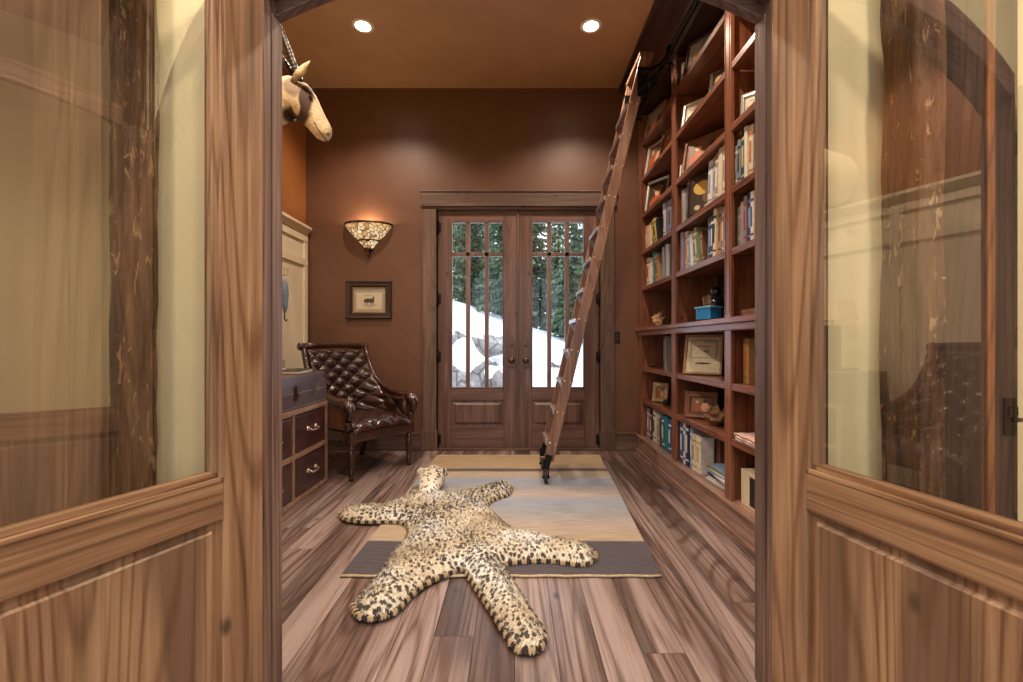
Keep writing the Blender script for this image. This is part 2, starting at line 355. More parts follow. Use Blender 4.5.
# ------------------------------------------------------------------ entry doors (one leaf each)
def entry_door(num, u0, u1, ug0, ug1, um, side, label):
    y0, y1 = BACK + .03, BACK + .075
    cx = bx((u0 + u1) / 2)
    t = thing('door_%d' % num, label, 'door', (cx, y0, .022), 0, kind='structure')
    t['group'] = 'glazed entry doors'
    X = lambda u: bx(u) - cx
    Z = lambda v: bz(v) - .022
    d = y1 - y0; x0, x1, g0, g1 = X(u0), X(u1), X(ug0), X(ug1); top = DZ - .022
    a = MB(); a.box(x0, g0, 0, d, 0, top); a.box(g1, x1, 0, d, 0, top)
    a.build('door_stile', M['door']['Z'], t, .003)
    a = MB(); a.box(g0, g1, 0, d, Z(220.6), top); a.box(g0, g1, 0, d, Z(401), Z(388.6)); a.box(g0, g1, 0, d, 0, Z(427))
    a.build('door_rail', M['door']['X'], t, .003)
    a = MB()
    for u in um: a.box(X(u) - .021, X(u) + .021, .004, d - .004, Z(388.6), Z(220.6))
    a.box(g0, g1, .004, d - .004, Z(255.5), Z(251.5))
    bb = .012
    a.box(g0, g0 + bb, -.004, d, Z(388.6), Z(220.6)); a.box(g1 - bb, g1, -.004, d, Z(388.6), Z(220.6))
    a.box(g0, g1, -.004, d, Z(220.6) - bb, Z(220.6)); a.box(g0, g1, -.004, d, Z(388.6), Z(388.6) + bb)
    a.build('muntin', M['door']['Z'], t, .003)
    a = MB(); a.box(g0, g1, .018, .026, Z(388.6), Z(220.6)); a.build('glass_pane', M['wgl'], t)
    a = MB(); a.box(g0, g1, .012, d - .012, Z(427), Z(401))
    pz0, pz1 = Z(427), Z(401); k = .022; q = .012
    A = [(g0 + k, pz0 + k), (g1 - k, pz0 + k), (g1 - k, pz1 - k), (g0 + k, pz1 - k)]; B = [(g0 + k + .03, pz0 + k + .022), (g1 - k - .03, pz0 + k + .022), (g1 - k - .03, pz1 - k - .022), (g0 + k + .03, pz1 - k - .022)]
    a.add([(p[0], .012, p[1]) for p in A] + [(p[0], -.001, p[1]) for p in B], [(0, 1, 5, 4), (1, 2, 6, 5), (2, 3, 7, 6), (3, 0, 4, 7), (4, 5, 6, 7)])
    a.build('door_panel', M['door']['Z'], t, .001)
    uh = 511.5 if side < 0 else 526.0
    xh = X(uh)
    a = MB()
    pl = [(xh - .034, Z(367)), (xh + .034, Z(367)), (xh + .036, Z(352)), (xh + .03, Z(341)), (xh + .018, Z(337)), (xh, Z(335.5)), (xh - .018, Z(337)), (xh - .03, Z(341)), (xh - .036, Z(352))]
    a.prism(pl, -.008, 0, 'Y')
    a.lathe([(.0, -.03), (.016, -.03), (.018, -.008)], (xh, 0, Z(345)), 14, 'Y')
    plate = a.build('handle_plate', M['bronze'], t, .002)
    a = MB(); a.lathe([(0, -.066), (.012, -.066), (.028, -.06), (.032, -.048), (.026, -.036), (.012, -.03), (.012, -.006)], (xh, 0, Z(360.5)), 18, 'Y')
    a.build('door_knob', M['bronze'], plate)
    for v in (227, 299, 357, 440):
        a = MB(); hx = x0 + .0 if side < 0 else x1
        a.tube([(hx, -.012, Z(v) - .055), (hx, -.012, Z(v) + .055)], .009, 8)
        a.ball((hx, -.012, Z(v) + .062), .011, 6); a.ball((hx, -.012, Z(v) - .062), .011, 6)
        a.box(min(hx, hx - side * .03), max(hx, hx - side * .03), -.004, 0, Z(v) - .05, Z(v) + .05)
        a.build('hinge', M['iron'], t)
    if side < 0:
        a = MB(); a.box(x1 - .0, x1 + .022, -.012, d, 0, top - .01); a.build('astragal', M['door']['Z'], t, .003)
    return t
entry_door(1, 437.6, 516.6, 450.5, 503.7, (467.5, 486.5), -1, 'left glazed wooden entry door with rocks and snow behind its panes')
entry_door(2, 518.8, 599.4, 531.5, 585, (549.5, 567.5), 1, 'right glazed wooden entry door, partly behind the leaning ladder')

# ------------------------------------------------------------------ open french doors beside the arch
def french_leaf(num, hx, hy, dx, dy, tp, tb, label, flip):
    ang = math.atan2(dy, dx); L_ = .74
    t = thing('door_%d' % num, label, 'door', (hx, hy, .012), ang, kind='structure'); t['group'] = 'open glazed library doors'
    w_, th = .122, .022
    def top(x): return arch_z(-.76 + x if True else 0, .03) - .012
    N_ = 14; bd = .028
    a = MB()
    a.box(0, w_, -th, th, 0, top(w_) - .0); a.box(L_ - w_, L_, -th, th, 0, top(L_) - .03)
    a.build('door_stile', M['leaf']['Z'], t, .003)
    a = MB(); a.box(w_, L_ - w_, -th, th, tb - .012, tp - .012 - .018); a.box(w_, L_ - w_, -th, th, 0, .15)
    a.build('door_rail', M['leaf']['X'], t, .003)
    a = MB()
    xs = [w_ + (L_ - 2 * w_) * i / N_ for i in range(N_ + 1)]
    a.prism([(x, top(x) - .012) for x in xs] + [(x, top(x) + .085) for x in reversed(xs)], -th, th, 'Y')
    a.build('arched_rail', M['leaf']['X'], t)
    # glazing bead stepping in to the glass
    a = MB(); zt = tp - .03
    for (k0, k1, dd) in ((0, .012, th + .003), (.012, bd, th - .007)):
        a.box(w_ + k0, L_ - w_ - k0, -dd, dd, zt + k0, zt + k1)
    a.build('glazing_bead', M['leaf']['X'], t, .002)
    for e_ in (0, 1):
        a = MB()
        for (k0, k1, dd) in ((0, .012, th + .003), (.012, bd, th - .007)):
            if e_: a.box(L_ - w_ - k1, L_ - w_ - k0, -dd, dd, zt + k0, top(L_ - w_) - .012)
            else: a.box(w_ + k0, w_ + k1, -dd, dd, zt + k0, top(w_) - .012)
        a.build('glazing_bead', M['leaf']['Z'], t, .002)
    a = MB(); a.prism([(w_ + .02, zt + .02), (L_ - w_ - .02, zt + .02)] + [(x, top(x) - .005) for x in reversed([w_ + .02 + (L_ - 2 * w_ - .04) * i / N_ for i in range(N_ + 1)])], -.003, .003, 'Y')
    a.build('glass_pane', M['cgl'], t)
    a = MB(); z0, z1 = .15, tb - .012
    a.box(w_, L_ - w_, -.008, .008, z0, z1)
    for s_ in (-1, 1):
        for (q0, q1, e) in ((0, .016, .016),):
            pass
        A = [(w_ + .022, z0 + .022), (L_ - w_ - .022, z0 + .022), (L_ - w_ - .022, z1 - .022), (w_ + .022, z1 - .022)]
        Bq = [(w_ + .03, z0 + .03), (L_ - w_ - .03, z0 + .03), (L_ - w_ - .03, z1 - .03), (w_ + .03, z1 - .03)]
        a.add([(p[0], s_ * .008, p[1]) for p in A] + [(p[0], s_ * .018, p[1]) for p in Bq], [(0, 1, 5, 4), (1, 2, 6, 5), (2, 3, 7, 6), (3, 0, 4, 7), (4, 5, 6, 7)])
    a.build('door_panel', M['leaf']['Z'], t)
    for v in (.28, 1.1, 1.95):
        a = MB(); a.tube([(-.006, flip * .0, v - .05), (-.006, flip * .0, v + .05)], .006, 8); a.build('hinge', M['bronze'], t)
    return t
french_leaf(3, -.768, 1.36, -.361, -.933, .733, .611, 'open glazed door on the left, its glass showing a rough timber post', 1)
french_leaf(4, .788, 1.36, .208, -.978, .757, .636, 'open glazed door on the right, its glass mirroring a leather armchair', -1)

# ------------------------------------------------------------------ rough timber posts and planks in the living room, by the partition
M['bark'] = wood('hewn_timber', srgb(36, 24, 17), srgb(74, 50, 35), srgb(132, 98, 70), 'Z', 1.4, .75, broad=.9, ring=.12, fine=.5, bmp=.9)
_nt = M['bark'].node_tree; _N, _L = _nt.nodes, _nt.links; _bs = _N['Principled BSDF']
_tc = _N.new('ShaderNodeTexCoord').outputs['Object']
_sc = noise_tex(_N, _L, mapping(_N, _L, _tc, (38, 38, 13)), 1, 5, .65, .6)
_sm = ramp(_N, _L, _sc, [(.60, (0, 0, 0, 1)), (.64, (1, 1, 1, 1))])
_pv = _bs.inputs['Base Color'].links[0].from_socket
_L.new(mixc(_N, _L, math_node(_N, _L, 'MULTIPLY', _sm, .75), _pv, srgb(196, 158, 116)), _bs.inputs['Base Color'])
bump(_N, _L, _bs, _sc, .9, .02)
M['plank'] = wood('brown_plank', srgb(62, 42, 30), srgb(104, 76, 55), srgb(134, 104, 78), 'Z', .8, .5, ring=.14, streak=srgb(104, 78, 58))
M['dplank'] = wood('dark_plank', srgb(30, 21, 18), srgb(54, 38, 32), srgb(84, 62, 52), 'Z', .9, .5, ring=.14)
def hewn(name, x0, x1, y0, y1, mat, label, amp=.011):
    a = MB(); nz_ = 70; cxx, cyy = (x0 + x1) / 2, (y0 + y1) / 2; per = 28; rs = []
    for k in range(nz_ + 1):
        z = CEIL * k / nz_; ring = []
        for i in range(per):
            an = 2 * PI * i / per; ca, sa = math.cos(an), math.sin(an)
            p_ = .28
            ex = math.copysign(abs(ca) ** p_, ca); ey = math.copysign(abs(sa) ** p_, sa)
            v = Vector((cxx + ex * (x1 - x0) / 2, cyy + ey * (y1 - y0) / 2, z))
            nn = noise.noise(v * Vector((9, 9, 1.6)).length * .0 + Vector((v.x * 14, v.y * 14, v.z * 3.0))) + .5 * noise.noise(Vector((v.x * 40, v.y * 40, v.z * 9)))
            ring.append((v.x + ca * amp * nn - ca * amp, v.y + sa * amp * nn - sa * amp, min(max(z, .002), CEIL - .002)))
        rs.append(ring)
    a.rings(rs); o = a.build(name, mat); tag(o, label, 'timber post'); return o
hewn('timber_post', -1.15, -1.056, 1.20, 1.375, M['bark'], 'rough hewn dark post seen through the left door glass')
hewn('timber_post', 1.085, 1.178, 1.22, 1.375, M['bark'], 'rough hewn scarred post seen through the right door glass')
def planks(name, lst, mat, label, cat='wall planks'):
    a = MB()
    for (x0, x1, y0) in lst: a.box(x0, x1, y0, 1.38, .0, CEIL - .004)
    return tag(a.build(name, mat, bevel=.004), label, cat)
a = MB(); a.box(-1.150, -1.066, 1.172, 1.198, 0, CEIL - .004); tag(a.build('timber_board', M['plank'], bevel=.004), 'narrow pale board fixed to the face of the left rough post', 'wall planks')
planks('timber_board', [(-1.64, -1.158, 1.19)], M['plank'], 'wide brown plank at the left edge beside a dark seam')
planks('timber_board', [(-3.07, -1.65, 1.22)], M['plank'], 'long plank facing beyond the wide brown plank')
planks('timber_board', [(1.184, 1.376, 1.33)], M['dplank'], 'dark knotty board next to the scarred post behind the right glass')
M['oplank'] = wood('amber_strip', srgb(80, 46, 24), srgb(132, 80, 44), srgb(168, 110, 66), 'Z', 1.1, .5)
planks('timber_strip', [(1.379, 1.402, 1.325)], M['oplank'], 'thin amber strip between two dark boards')
planks('timber_board', [(1.405, 1.473, 1.33)], M['dplank'], 'dark board carrying the black latch at the right edge')
planks('dark_strip', [(.885, .945, 1.368)], M['dplank'], 'slim dark strip beside the cream wall behind the right glass')  # slim dark upright strip at the inner edge of the right glass
t = thing('door_latch', 'black iron latch plate on the dark board at the right edge', 'latch', (1.448, 1.33, .87))
a = MB(); a.box(-.02, .016, -.006, 0, -.05, .06); a.build('plate', M['iron'], t, .002)
a = MB(); a.tube([(0, -.006, .0), (0, -.03, .0), (-.03, -.034, 0)], .006, 8); a.box(-.012, .012, -.012, -.005, .01, .035); a.build('lever', M['iron'], t)

# ------------------------------------------------------------------ left wall: cream wainscot panel
t = thing('wall_panelling', 'tall cream painted hall panelling with a crown cap on the left wall', 'panelling', (LEFT, 3.06, 0))
yA, yB = PW1 - 3.06 + .02, BACK - .03 - 3.06
a = MB(); a.box(.001, .02, yA, yB, 0, 2.17)
a.build('backboard', M['creamp'], t)
a = MB()
for y in (yA, yA + .95, yA + 1.9, yB - .07): a.box(.02, .034, y, y + .07, .15, 2.17)
a.box(.0202, .036, yA + .001, yB - .001, 1.86, 1.93); a.box(.0202, .036, yA + .001, yB - .001, 2.10, 2.168); a.box(.0202, .038, yA + .001, yB - .001, .001, .152)
a.build('stiles', M['creamp'], t, .002)
a = MB(); a.prism([(.001, 2.17), (.036, 2.17), (.04, 2.19), (.06, 2.215), (.075, 2.225), (.075, 2.25), (.001, 2.25)], yA, yB, 'Y')
a.build('crown_cap', M['creamp'], t)
t = thing('coat_hook', 'brass double coat hook on the cream panelling', 'hook', (LEFT + .034, 4.05, 1.70))
a = MB(); a.prism([(-.012, -.03), (.012, -.03), (.012, .03), (-.012, .03)], 0, .006, 'X'); a.build('plate', M['nickel'], t)
a = MB()
for s_ in (-1, 1):
    a.tube([(.004, s_ * .004, .0), (.03, s_ * .012, -.012), (.05, s_ * .025, .0), (.056, s_ * .034, .03), (.05, s_ * .036, .05)], .005, 8); a.ball((.05, s_ * .036, .053), .009, 6)
a.build('prongs', M['nickel'], t)
t = thing('umbrella', 'folded blue grey umbrella hanging from the brass coat hook', 'umbrella', (LEFT + .084, 4.03, 1.66))
M['bluegrey'] = plain('blue_grey_cloth', srgb(120, 132, 150), .6, nz=.3, nscale=25)
a = MB(); a.tube([(.0, 0, .0), (0, 0, -.05), (.0, .004, -.14), (0, .006, -.25), (0, .0, -.30)], [.012, .026, .032, .022, .008], 10); a.build('canopy', M['bluegrey'], t)
a = MB(); a.tube([(0, 0, -.3), (.0, 0, -.36), (.012, 0, -.375), (.024, 0, -.36)], .006, 8); a.build('handle', M['black'], t)

# ------------------------------------------------------------------ trunk chest
M['leath'] = plain('burgundy_trunk_leather', srgb(82, 50, 50), .36, nz=.5, nscale=9, bmp=.15, coat=.25)
M['leath2'] = plain('lid_leather_highlight', srgb(92, 74, 82), .34, nz=.4, nscale=8, bmp=.15, coat=.3)  # lighter lid leather with a bluish highlight put into its colour
M['strap'] = plain('copper_strap', srgb(186, 146, 122), .38, .4, nz=.35, nscale=20)
TX0, TX1, TY0, TY1, TH = -2.06, -1.47, 2.50, 3.57, .87
t = thing('trunk_chest', 'dark leather steamer trunk chest of drawers beside the armchair', 'chest', (TX0, TY0, 0))
W, Dp = TX1 - TX0, TY1 - TY0
a = MB(); a.box(0, W - .012, 0, Dp, .02, .62); a.box(.01, W - .03, .01, Dp - .01, 0, .02); a.build('body', M['leath'], t, .006)
lid = MB(); lid.box(0, W - .004, 0, Dp, .625, TH); lid = lid.build('lid_case', M['leath2'], t, .01)
a = MB()
for z in (.0, .30, .60): a.box(W - .014, W + .002, -.002, Dp + .002, z + .005, z + .04)
for y in (0, Dp / 2 - .02, Dp - .035): a.box(W - .014, W + .001, y, y + .035, .02, .62)
for z in (.0, .30, .60): a.box(.0, W, Dp - .002, Dp + .004, z + .005, z + .04)
a.box(W - .04, W + .002, Dp - .002, Dp + .004, .02, .62)
a.build('strapping', M['strap'], t, .002)
a = MB()
for z in (.022, .322, .622):
    for k in range(36): a.ball((W + .003, .015 + k * (Dp - .03) / 35, z), .0035, 4)
for k in range(36): a.ball((W - .002, .015 + k * (Dp - .03) / 35, .655), .0035, 4); a.ball((W - .002, .015 + k * (Dp - .03) / 35, .75), .0035, 4)
tag(a.build('nailheads', M['nickel'], t), kind='stuff')
for r_ in range(2):
    for c_ in range(2):
        y0 = .04 + c_ * (Dp / 2 - .005); y1 = y0 + Dp / 2 - .07; z0 = .05 + r_ * .30; z1 = z0 + .24
        a = MB(); a.box(W - .012, W - .001, y0, y1, z0, z1); dr = a.build('drawer', M['leath'], t, .004)
        a = MB(); ym = (y0 + y1) / 2; zm = (z0 + z1) / 2 + .01
        for s_ in (-1, 1): a.lathe([(0, .012), (.014, .010), (.018, 0)], (W - .001, ym + s_ * .06, zm), 12, 'X')
        a.tube([(W + .008, ym - .06, zm), (W + .03, ym - .055, zm - .01), (W + .034, ym, zm - .014), (W + .03, ym + .055, zm - .01), (W + .008, ym + .06, zm)], .0065, 8)
        a.build('handle', M['nickel'], dr)
for y in (Dp / 2 + .03, Dp - .20):
    a = MB(); a.box(W - .004, W + .004, y - .028, y + .028, .70, .79); a.box(W, W + .012, y - .016, y + .016, .725, .80); a.ball((W + .014, y, .74), .01, 6); a.build('latch', M['bronze'] if y < Dp / 2 + .1 else plain('verdigris_brass', srgb(120, 128, 116), .4, .6, nz=.3), t, .002)
for (y0, y1) in ((-.003, .05), (Dp - .05, Dp + .003)):
    a = MB(); a.box(W - .05, W - .001, y0, y1, TH - .05, TH + .003)
    a.build('corner_cap', M['bronze'], t, .003)
t = thing('book', 'thin dark book lying flat on the trunk chest', 'book', (-1.62, 3.30, TH + .001), R(8))
a = MB(); a.box(-.11, .11, -.15, .15, 0, .004); a.box(-.11, .11, -.15, .15, .024, .028); a.box(-.11, -.106, -.15, .15, .002, .026); a.build('cover', plain('dark_green_cover', srgb(42, 46, 44), .4), t, .001)
a = MB(); a.box(-.104, .106, -.146, .146, .004, .024); a.build('pages', plain('page_block', srgb(214, 200, 176), .8), t)
t = thing('glass_box', 'small clear glass block standing on the flat dark book', 'glass block', (-1.66, 3.20, TH + .03))
a = MB(); a.box(-.03, .03, -.045, .045, 0, .010); a.build('base', plain('pale_base', srgb(190, 196, 206), .3), t, .001)
a = MB(); a.box(-.026, .026, -.04, .04, .010, .07); a.build('glass', glass_mat('block_glass', .12, (.8, .86, .95, 1)), t, .002)
# seen only as mirror images in the right door glass
t = thing('table_lamp', 'small lamp with a square shade mirrored in the right door glass', 'lamp', (-1.8, 2.76, TH + .001))
a = MB(); a.box(-.13, .13, -.13, .13, 0, .02); a.box(-.045, .045, -.045, .045, .02, .36); a.build('base', plain('bronze_base', srgb(70, 50, 34), .4), t, .003)
a = MB(); a.add([(-.10, -.10, .56), (.10, -.10, .56), (.10, .10, .56), (-.10, .10, .56), (-.13, -.13, .40), (.13, -.13, .40), (.13, .13, .40), (-.13, .13, .40)], [(0, 1, 5, 4), (1, 2, 6, 5), (2, 3, 7, 6), (3, 0, 4, 7)])
o = a.build('lamp_shade', plain('linen_shade', srgb(230, 206, 160), .8), t); sm = o.modifiers.new('solid', 'SOLIDIFY'); sm.thickness = .003
a = MB(); a.tube([(0, 0, .36), (0, 0, .5)], .008, 8); a.build('stem', M['bronze'], t)
t = thing('twig_vase', 'vase of bare twigs mirrored in the right door glass', 'vase', (-1.84, 3.05, TH + .001))
a = MB(); a.lathe([(.0, 0), (.045, 0), (.06, .06), (.05, .15), (.028, .2), (.034, .22), (.024, .215), (.02, .19)], n=16); a.build('vase', plain('dark_glaze', srgb(48, 40, 36), .3), t)
a = MB(); rt = random.Random(4)
for k in range(9):
    an = rt.uniform(0, 6.28); p = Vector((0, 0, .19)); d = Vector((math.cos(an) * .35, math.sin(an) * .35, 1)).normalized(); pts = [p]
    for q in range(6): d = (d + Vector((rt.uniform(-.3, .3), rt.uniform(-.3, .3), 0))).normalized(); pts.append(pts[-1] + d * .07)
    a.tube(pts, [.004, .0035, .003, .0028, .0024, .002, .001], 5)
    a.tube([pts[3], pts[3] + Vector((rt.uniform(-.08, .08), rt.uniform(-.08, .08), .09))], [.0025, .001], 5)
a.build('twigs', plain('twig_bark', srgb(66, 46, 34), .8), t)

# ------------------------------------------------------------------ tufted leather armchairs
M['tuft'] = plain('oxblood_leather', srgb(62, 32, 23), .27, nz=.45, nscale=7, bmp=.12, coat=.35)
M['tuftside'] = plain('tan_leather_side', srgb(112, 66, 40), .42, nz=.3, nscale=7, bmp=.12)
M['mahog'] = wood('mahogany', srgb(26, 12, 10), srgb(48, 24, 18), srgb(74, 38, 28), 'Z', 1.2, .26, ring=.1, coat=.5, bmp=.06)
M['mahogx'] = wood('mahogany_rail', srgb(26, 12, 10), srgb(48, 24, 18), srgb(74, 38, 28), 'X', 1.2, .26, ring=.1, coat=.5, bmp=.06)
def armchair(loc, rotz, label):
    """local: x across, +y to the front"""
    t = thing('armchair', label, 'armchair', loc, rotz, 'tufted leather armchairs')
    # side rail curve (y, z): crest down to arm scroll
    cur = [(-.37, 1.06), (-.345, .98), (-.315, .90), (-.28, .83), (-.23, .765), (-.16, .71), (-.08, .67), (0, .642), (.12, .62), (.22, .615), (.275, .60), (.30, .56), (.296, .51), (.275, .475)]
    def wid(y, z): return .33 if z < .7 else .33 - .012 * min(1, (z - .7) / .36)
    for s_ in (-1, 1):
        a = MB(); a.tube([(s_ * wid(y, z), y, z) for (y, z) in cur], [.022, .024, .025, .026, .027, .028, .029, .031, .034, .038, .042, .042, .036, .026], 12, ref=(1, 0, 0), flat=.95)
        a.lathe([(0, -.045), (.03, -.043), (.042, -.03), (.042, .03), (.03, .043), (0, .045)], (s_ * .33, .268, .585), 14, 'X')
        a.tube([(s_ * .33, .275, .475), (s_ * .33, .262, .44), (s_ * .325, .27, .40)], [.03, .024, .032], 12)
        for k in range(3): a.lathe([(.0, -.004), (.02 + .012 * (k % 2), -.003), (.02 + .012 * (k % 2), .003), (0, .004)], (s_ * .33, .29 - .004 * k, .53 - .03 * k), 12, 'Z')
        a.build('arm_frame', M['mahog'], t)
        # outer leather panel
        pg = [(y, z - .012) for (y, z) in cur[1:11]] + [(.25, .40), (-.27, .40)]
        a = MB(); a.prism(pg, s_ * .325 - .012, s_ * .325 + .012, 'X'); a.build('side_panel', M['tuftside'], t)
    # crest rail with scrolled ends
    a = MB(); a.tube([(-.33, -.385, 1.062), (-.2, -.392, 1.068), (0, -.395, 1.072), (.2, -.392, 1.068), (.33, -.385, 1.062)], .027, 12)
    for s_ in (-1, 1): a.lathe([(0, -.02), (.024, -.02), (.034, -.012), (.036, .012), (.026, .02), (0, .024)], (s_ * .335, -.385, 1.06), 14, 'X')
    a.build('crest_rail', M['mahog'], t)
    # tufted inner back that wraps into the arms
    def tuft(nu, nv, fn, cu, cv, amp, name, mat, flatn=1):
        a = MB(); vs = []; fs = []
        for j in range(nv + 1):
            for i in range(nu + 1):
                u, v = i / nu, j / nv; p, nrm = fn(u, v)
                A_, B_ = u * cu + v * cv, u * cu - v * cv
                h = (abs(math.sin(PI * A_)) * abs(math.sin(PI * B_))) ** .42
                e = min(1, min(u, 1 - u) * 14) * min(1, min(v, 1 - v) * 14)
                vs.append(p + nrm * (amp * h * e ** .5))
        for j in range(nv):
            for i in range(nu):
                q = j * (nu + 1) + i; fs.append((q, q + 1, q + nu + 2, q + nu + 1))
        a.add(vs, fs, 0, True)
        o = a.build(name, mat, t)
        # buttons
        b = MB()
        for ia in range(-20, 20):
            for ib in range(-20, 20):
                u = (ia + ib) / 2 / cu; v = (ia - ib) / 2 / cv
                if .06 < u < .94 and .05 < v < .95:
                    p, nrm = fn(u, v); b.ball(p + nrm * .006, .0085, 5)
        tag(b.build('buttons', mat, o), kind='stuff')
        return o
    def fback(u, v):
        # u across, v up; the sheet bows: centre at the back, edges forward along the arm curve near the seat
        x = (u - .5) * 2
        z = .43 + v * .60
        yc = -.24 - .13 * v
        wrap = (1 - v) ** 1.3
        k = abs(x) ** 3
        y = yc + k * (.10 + .30 * wrap) * (1 - .85 * v)
        hw = wid(y, z) - .03
        p = Vector((x * hw, y, z))
        return p, Vector((-x * .25 * wrap, 1, .2)).normalized()
    tuft(112, 112, fback, 4, 5, .040, 'tufted_back', M['tuft'])
    for s_ in (-1, 1):
        def farm(u, v, s_=s_):
            y = -.20 + u * .44
            zt = .64 - .03 * u - .01
            return Vector((s_ * (.296), y, .43 + v * (zt - .43))), Vector((-s_, 0, .1)).normalized()
        tuft(40, 24, farm, 2, 1, .034, 'tufted_arm', M['tuft'])
    # outer back
    a = MB(); a.prism([(-.30, .40), (-.262, .40), (-.29, .62), (-.39, 1.06), (-.42, 1.05)], -.29, .29, 'X'); a.build('outer_back', M['tuftside'], t)
    # seat
    def fseat(u, v):
        x = (u - .5) * 2; y = -.26 + v * .57
        dome = (1 - x * x * .6) * (1 - ((v - .45) * 1.6) ** 2 * .5)
        edge = max(0, (v - .86) / .14)
        return Vector((x * .295, y, .43 + .035 * dome - .06 * edge ** 2)), Vector((0, .8 * edge, 1)).normalized()
    tuft(64, 64, fseat, 3, 3, .022, 'seat_cushion', M['tuft'])
    a = MB(); a.box(-.30, .30, -.28, .295, .36, .425); a.build('seat_deck', M['tuft'], t, .01)
    a = MB(); a.box(-.335, .335, .262, .30, .30, .385); a.box(-.335, -.30, -.30, .28, .30, .385); a.box(.30, .335, -.30, .28, .30, .385); a.box(-.32, .32, -.32, -.28, .30, .385)
    a.build('seat_rail', M['mahogx'], t, .008)
    for s_ in (-1, 1):
        a = MB(); a.box(s_ * .3 - .032, s_ * .3 + .032, .235, .302, .29, .39)
        a.lathe([(.0, 0), (.016, 0), (.02, .012), (.018, .03), (.014, .04), (.022, .048), (.022, .058), (.016, .066), (.024, .14), (.03, .21), (.028, .235), (.018, .243), (.03, .25), (.032, .262), (.022, .27), (.026, .295)], (s_ * .3, .268, 0), 18)
        a.build('leg', M['mahog'], t)
        a = MB(); a.tube([(s_ * .29, -.29, .32), (s_ * .295, -.31, .22), (s_ * .30, -.35, .10), (s_ * .30, -.40, .0)], [.03, .026, .022, .018], 10, power=.6); a.build('leg', M['mahog'], t)
    return t
# front legs measured on the floor: (-1.289,3.543) and (-.907,4.085)
fl, fr_ = Vector((-1.30, 3.565)), Vector((-.935, 4.10))
mid = (fl + fr_) / 2; ax_ = (fr_ - fl).normalized(); fwd = Vector((ax_.y, -ax_.x))
rz = math.atan2(ax_.y, ax_.x)      # local +x along ax_ puts local +y = rot90(ax_) ; we need front = fwd
rz2 = math.atan2(fwd.y, fwd.x) - PI / 2
base = mid - fwd * .268
armchair((base.x, base.y, 0), rz2, 'tufted dark leather armchair with scrolled wooden arms in the back corner')
armchair((-1.66, 1.98, 0), R(-80), 'tufted leather armchair seen only mirrored in the right door glass')

# ------------------------------------------------------------------ wall sconce
scx, scy = bx(369), BACK
t = thing('wall_sconce', 'lit half bowl mosaic glass sconce above the framed drawing', 'wall light', (scx, scy, bz(250)))
ms, nt, N, L, bs = nmat('mosaic_glass')
tc = N.new('ShaderNodeTexCoord').outputs['Object']
vo = N.new('ShaderNodeTexVoronoi'); vo.feature = 'DISTANCE_TO_EDGE'; vo.inputs['Scale'].default_value = 26; L.new(tc, vo.inputs['Vector'])
v2 = N.new('ShaderNodeTexVoronoi'); v2.inputs['Scale'].default_value = 26; L.new(tc, v2.inputs['Vector'])
cl = ramp(N, L, v2.outputs['Color'], [(.0, srgb(130, 84, 40)), (.35, srgb(214, 176, 116)), (.6, srgb(240, 226, 190)), (.9, srgb(190, 130, 70))])
ln_ = ramp(N, L, vo.outputs['Distance'], [(.03, (0, 0, 0, 1)), (.08, (1, 1, 1, 1))])
c2 = mixc(N, L, 1.0, cl, ln_, 'MULTIPLY'); L.new(c2, bs.inputs['Base Color']); L.new(c2, bs.inputs['Emission Color']); P(bs, Emission_Strength=.75, Roughness=.25)
prof = [(.035, 0), (.07, .055), (.105, .085), (.11, .095), (.15, .135), (.20, .19), (.235, .235), (.238, .25)]
prof2 = [(r - .006, h + .002) for (r, h) in reversed(prof)]
a = MB(); a.lathe(prof + prof2, (0, 0, 0), 28, 'Z', 0, PI, 2 * PI, squash=.72); a.build('glass_shade', ms, t)
a = MB(); a.lathe([(.236, .238), (.246, .242), (.246, .258), (.23, .258), (.23, .24)], (0, 0, 0), 28, 'Z', 0, PI, 2 * PI, squash=.72)
a.lathe([(.106, .083), (.114, .087), (.114, .096), (.104, .098)], (0, 0, 0), 28, 'Z', 0, PI, 2 * PI, squash=.72)
a.lathe([(0, -.075), (.012, -.07), (.018, -.05), (.010, -.035), (.03, -.01), (.042, .008), (.036, .014), (0, .016)], (0, -.03, 0), 14)
a.box(-.05, .05, -.012, 0, -.02, .16)
a.build('metal_fittings', M['bronze'], t)
a = MB(); a.ball((0, -.075, .20), .028, 8, sc=(1, 1, 1.3)); a.build('bulb', plain('sconce_bulb', srgb(255, 240, 210), .5, emit=(1, .80, .55, 1), es=9), t)
light('sconce_lamp', 'POINT', (scx, scy - .085, bz(250) + .23), 9, (1, .80, .54), shadow_soft_size=.04)

# ------------------------------------------------------------------ framed drawing
def quad_frame(a, w_, h_, b, d, y=0, mi=0, prof=None):
    """bevelled frame in the xz plane facing -y"""
    o = [(-w_ / 2, -h_ / 2), (w_ / 2, -h_ / 2), (w_ / 2, h_ / 2), (-w_ / 2, h_ / 2)]
    def ins(k): return [(-w_ / 2 + k, -h_ / 2 + k), (w_ / 2 - k, -h_ / 2 + k), (w_ / 2 - k, h_ / 2 - k), (-w_ / 2 + k, h_ / 2 - k)]
    prof = prof or [(0, 0), (0, .8), (.15, 1), (.5, .8), (.8, .85), (1, .5), (1, 0)]
    rs = [[(p[0], y - d * q, p[1]) for p in ins(b * k)] for (k, q) in prof]
    n0 = len(a.v)
    for r in rs: a.v += r
    for i in range(len(rs) - 1):
        for k in range(4):
            j = (k + 1) % 4; a.f.append([n0 + i * 4 + k, n0 + i * 4 + j, n0 + (i + 1) * 4 + j, n0 + (i + 1) * 4 + k]); a.m.append(mi); a.sm.append(False)
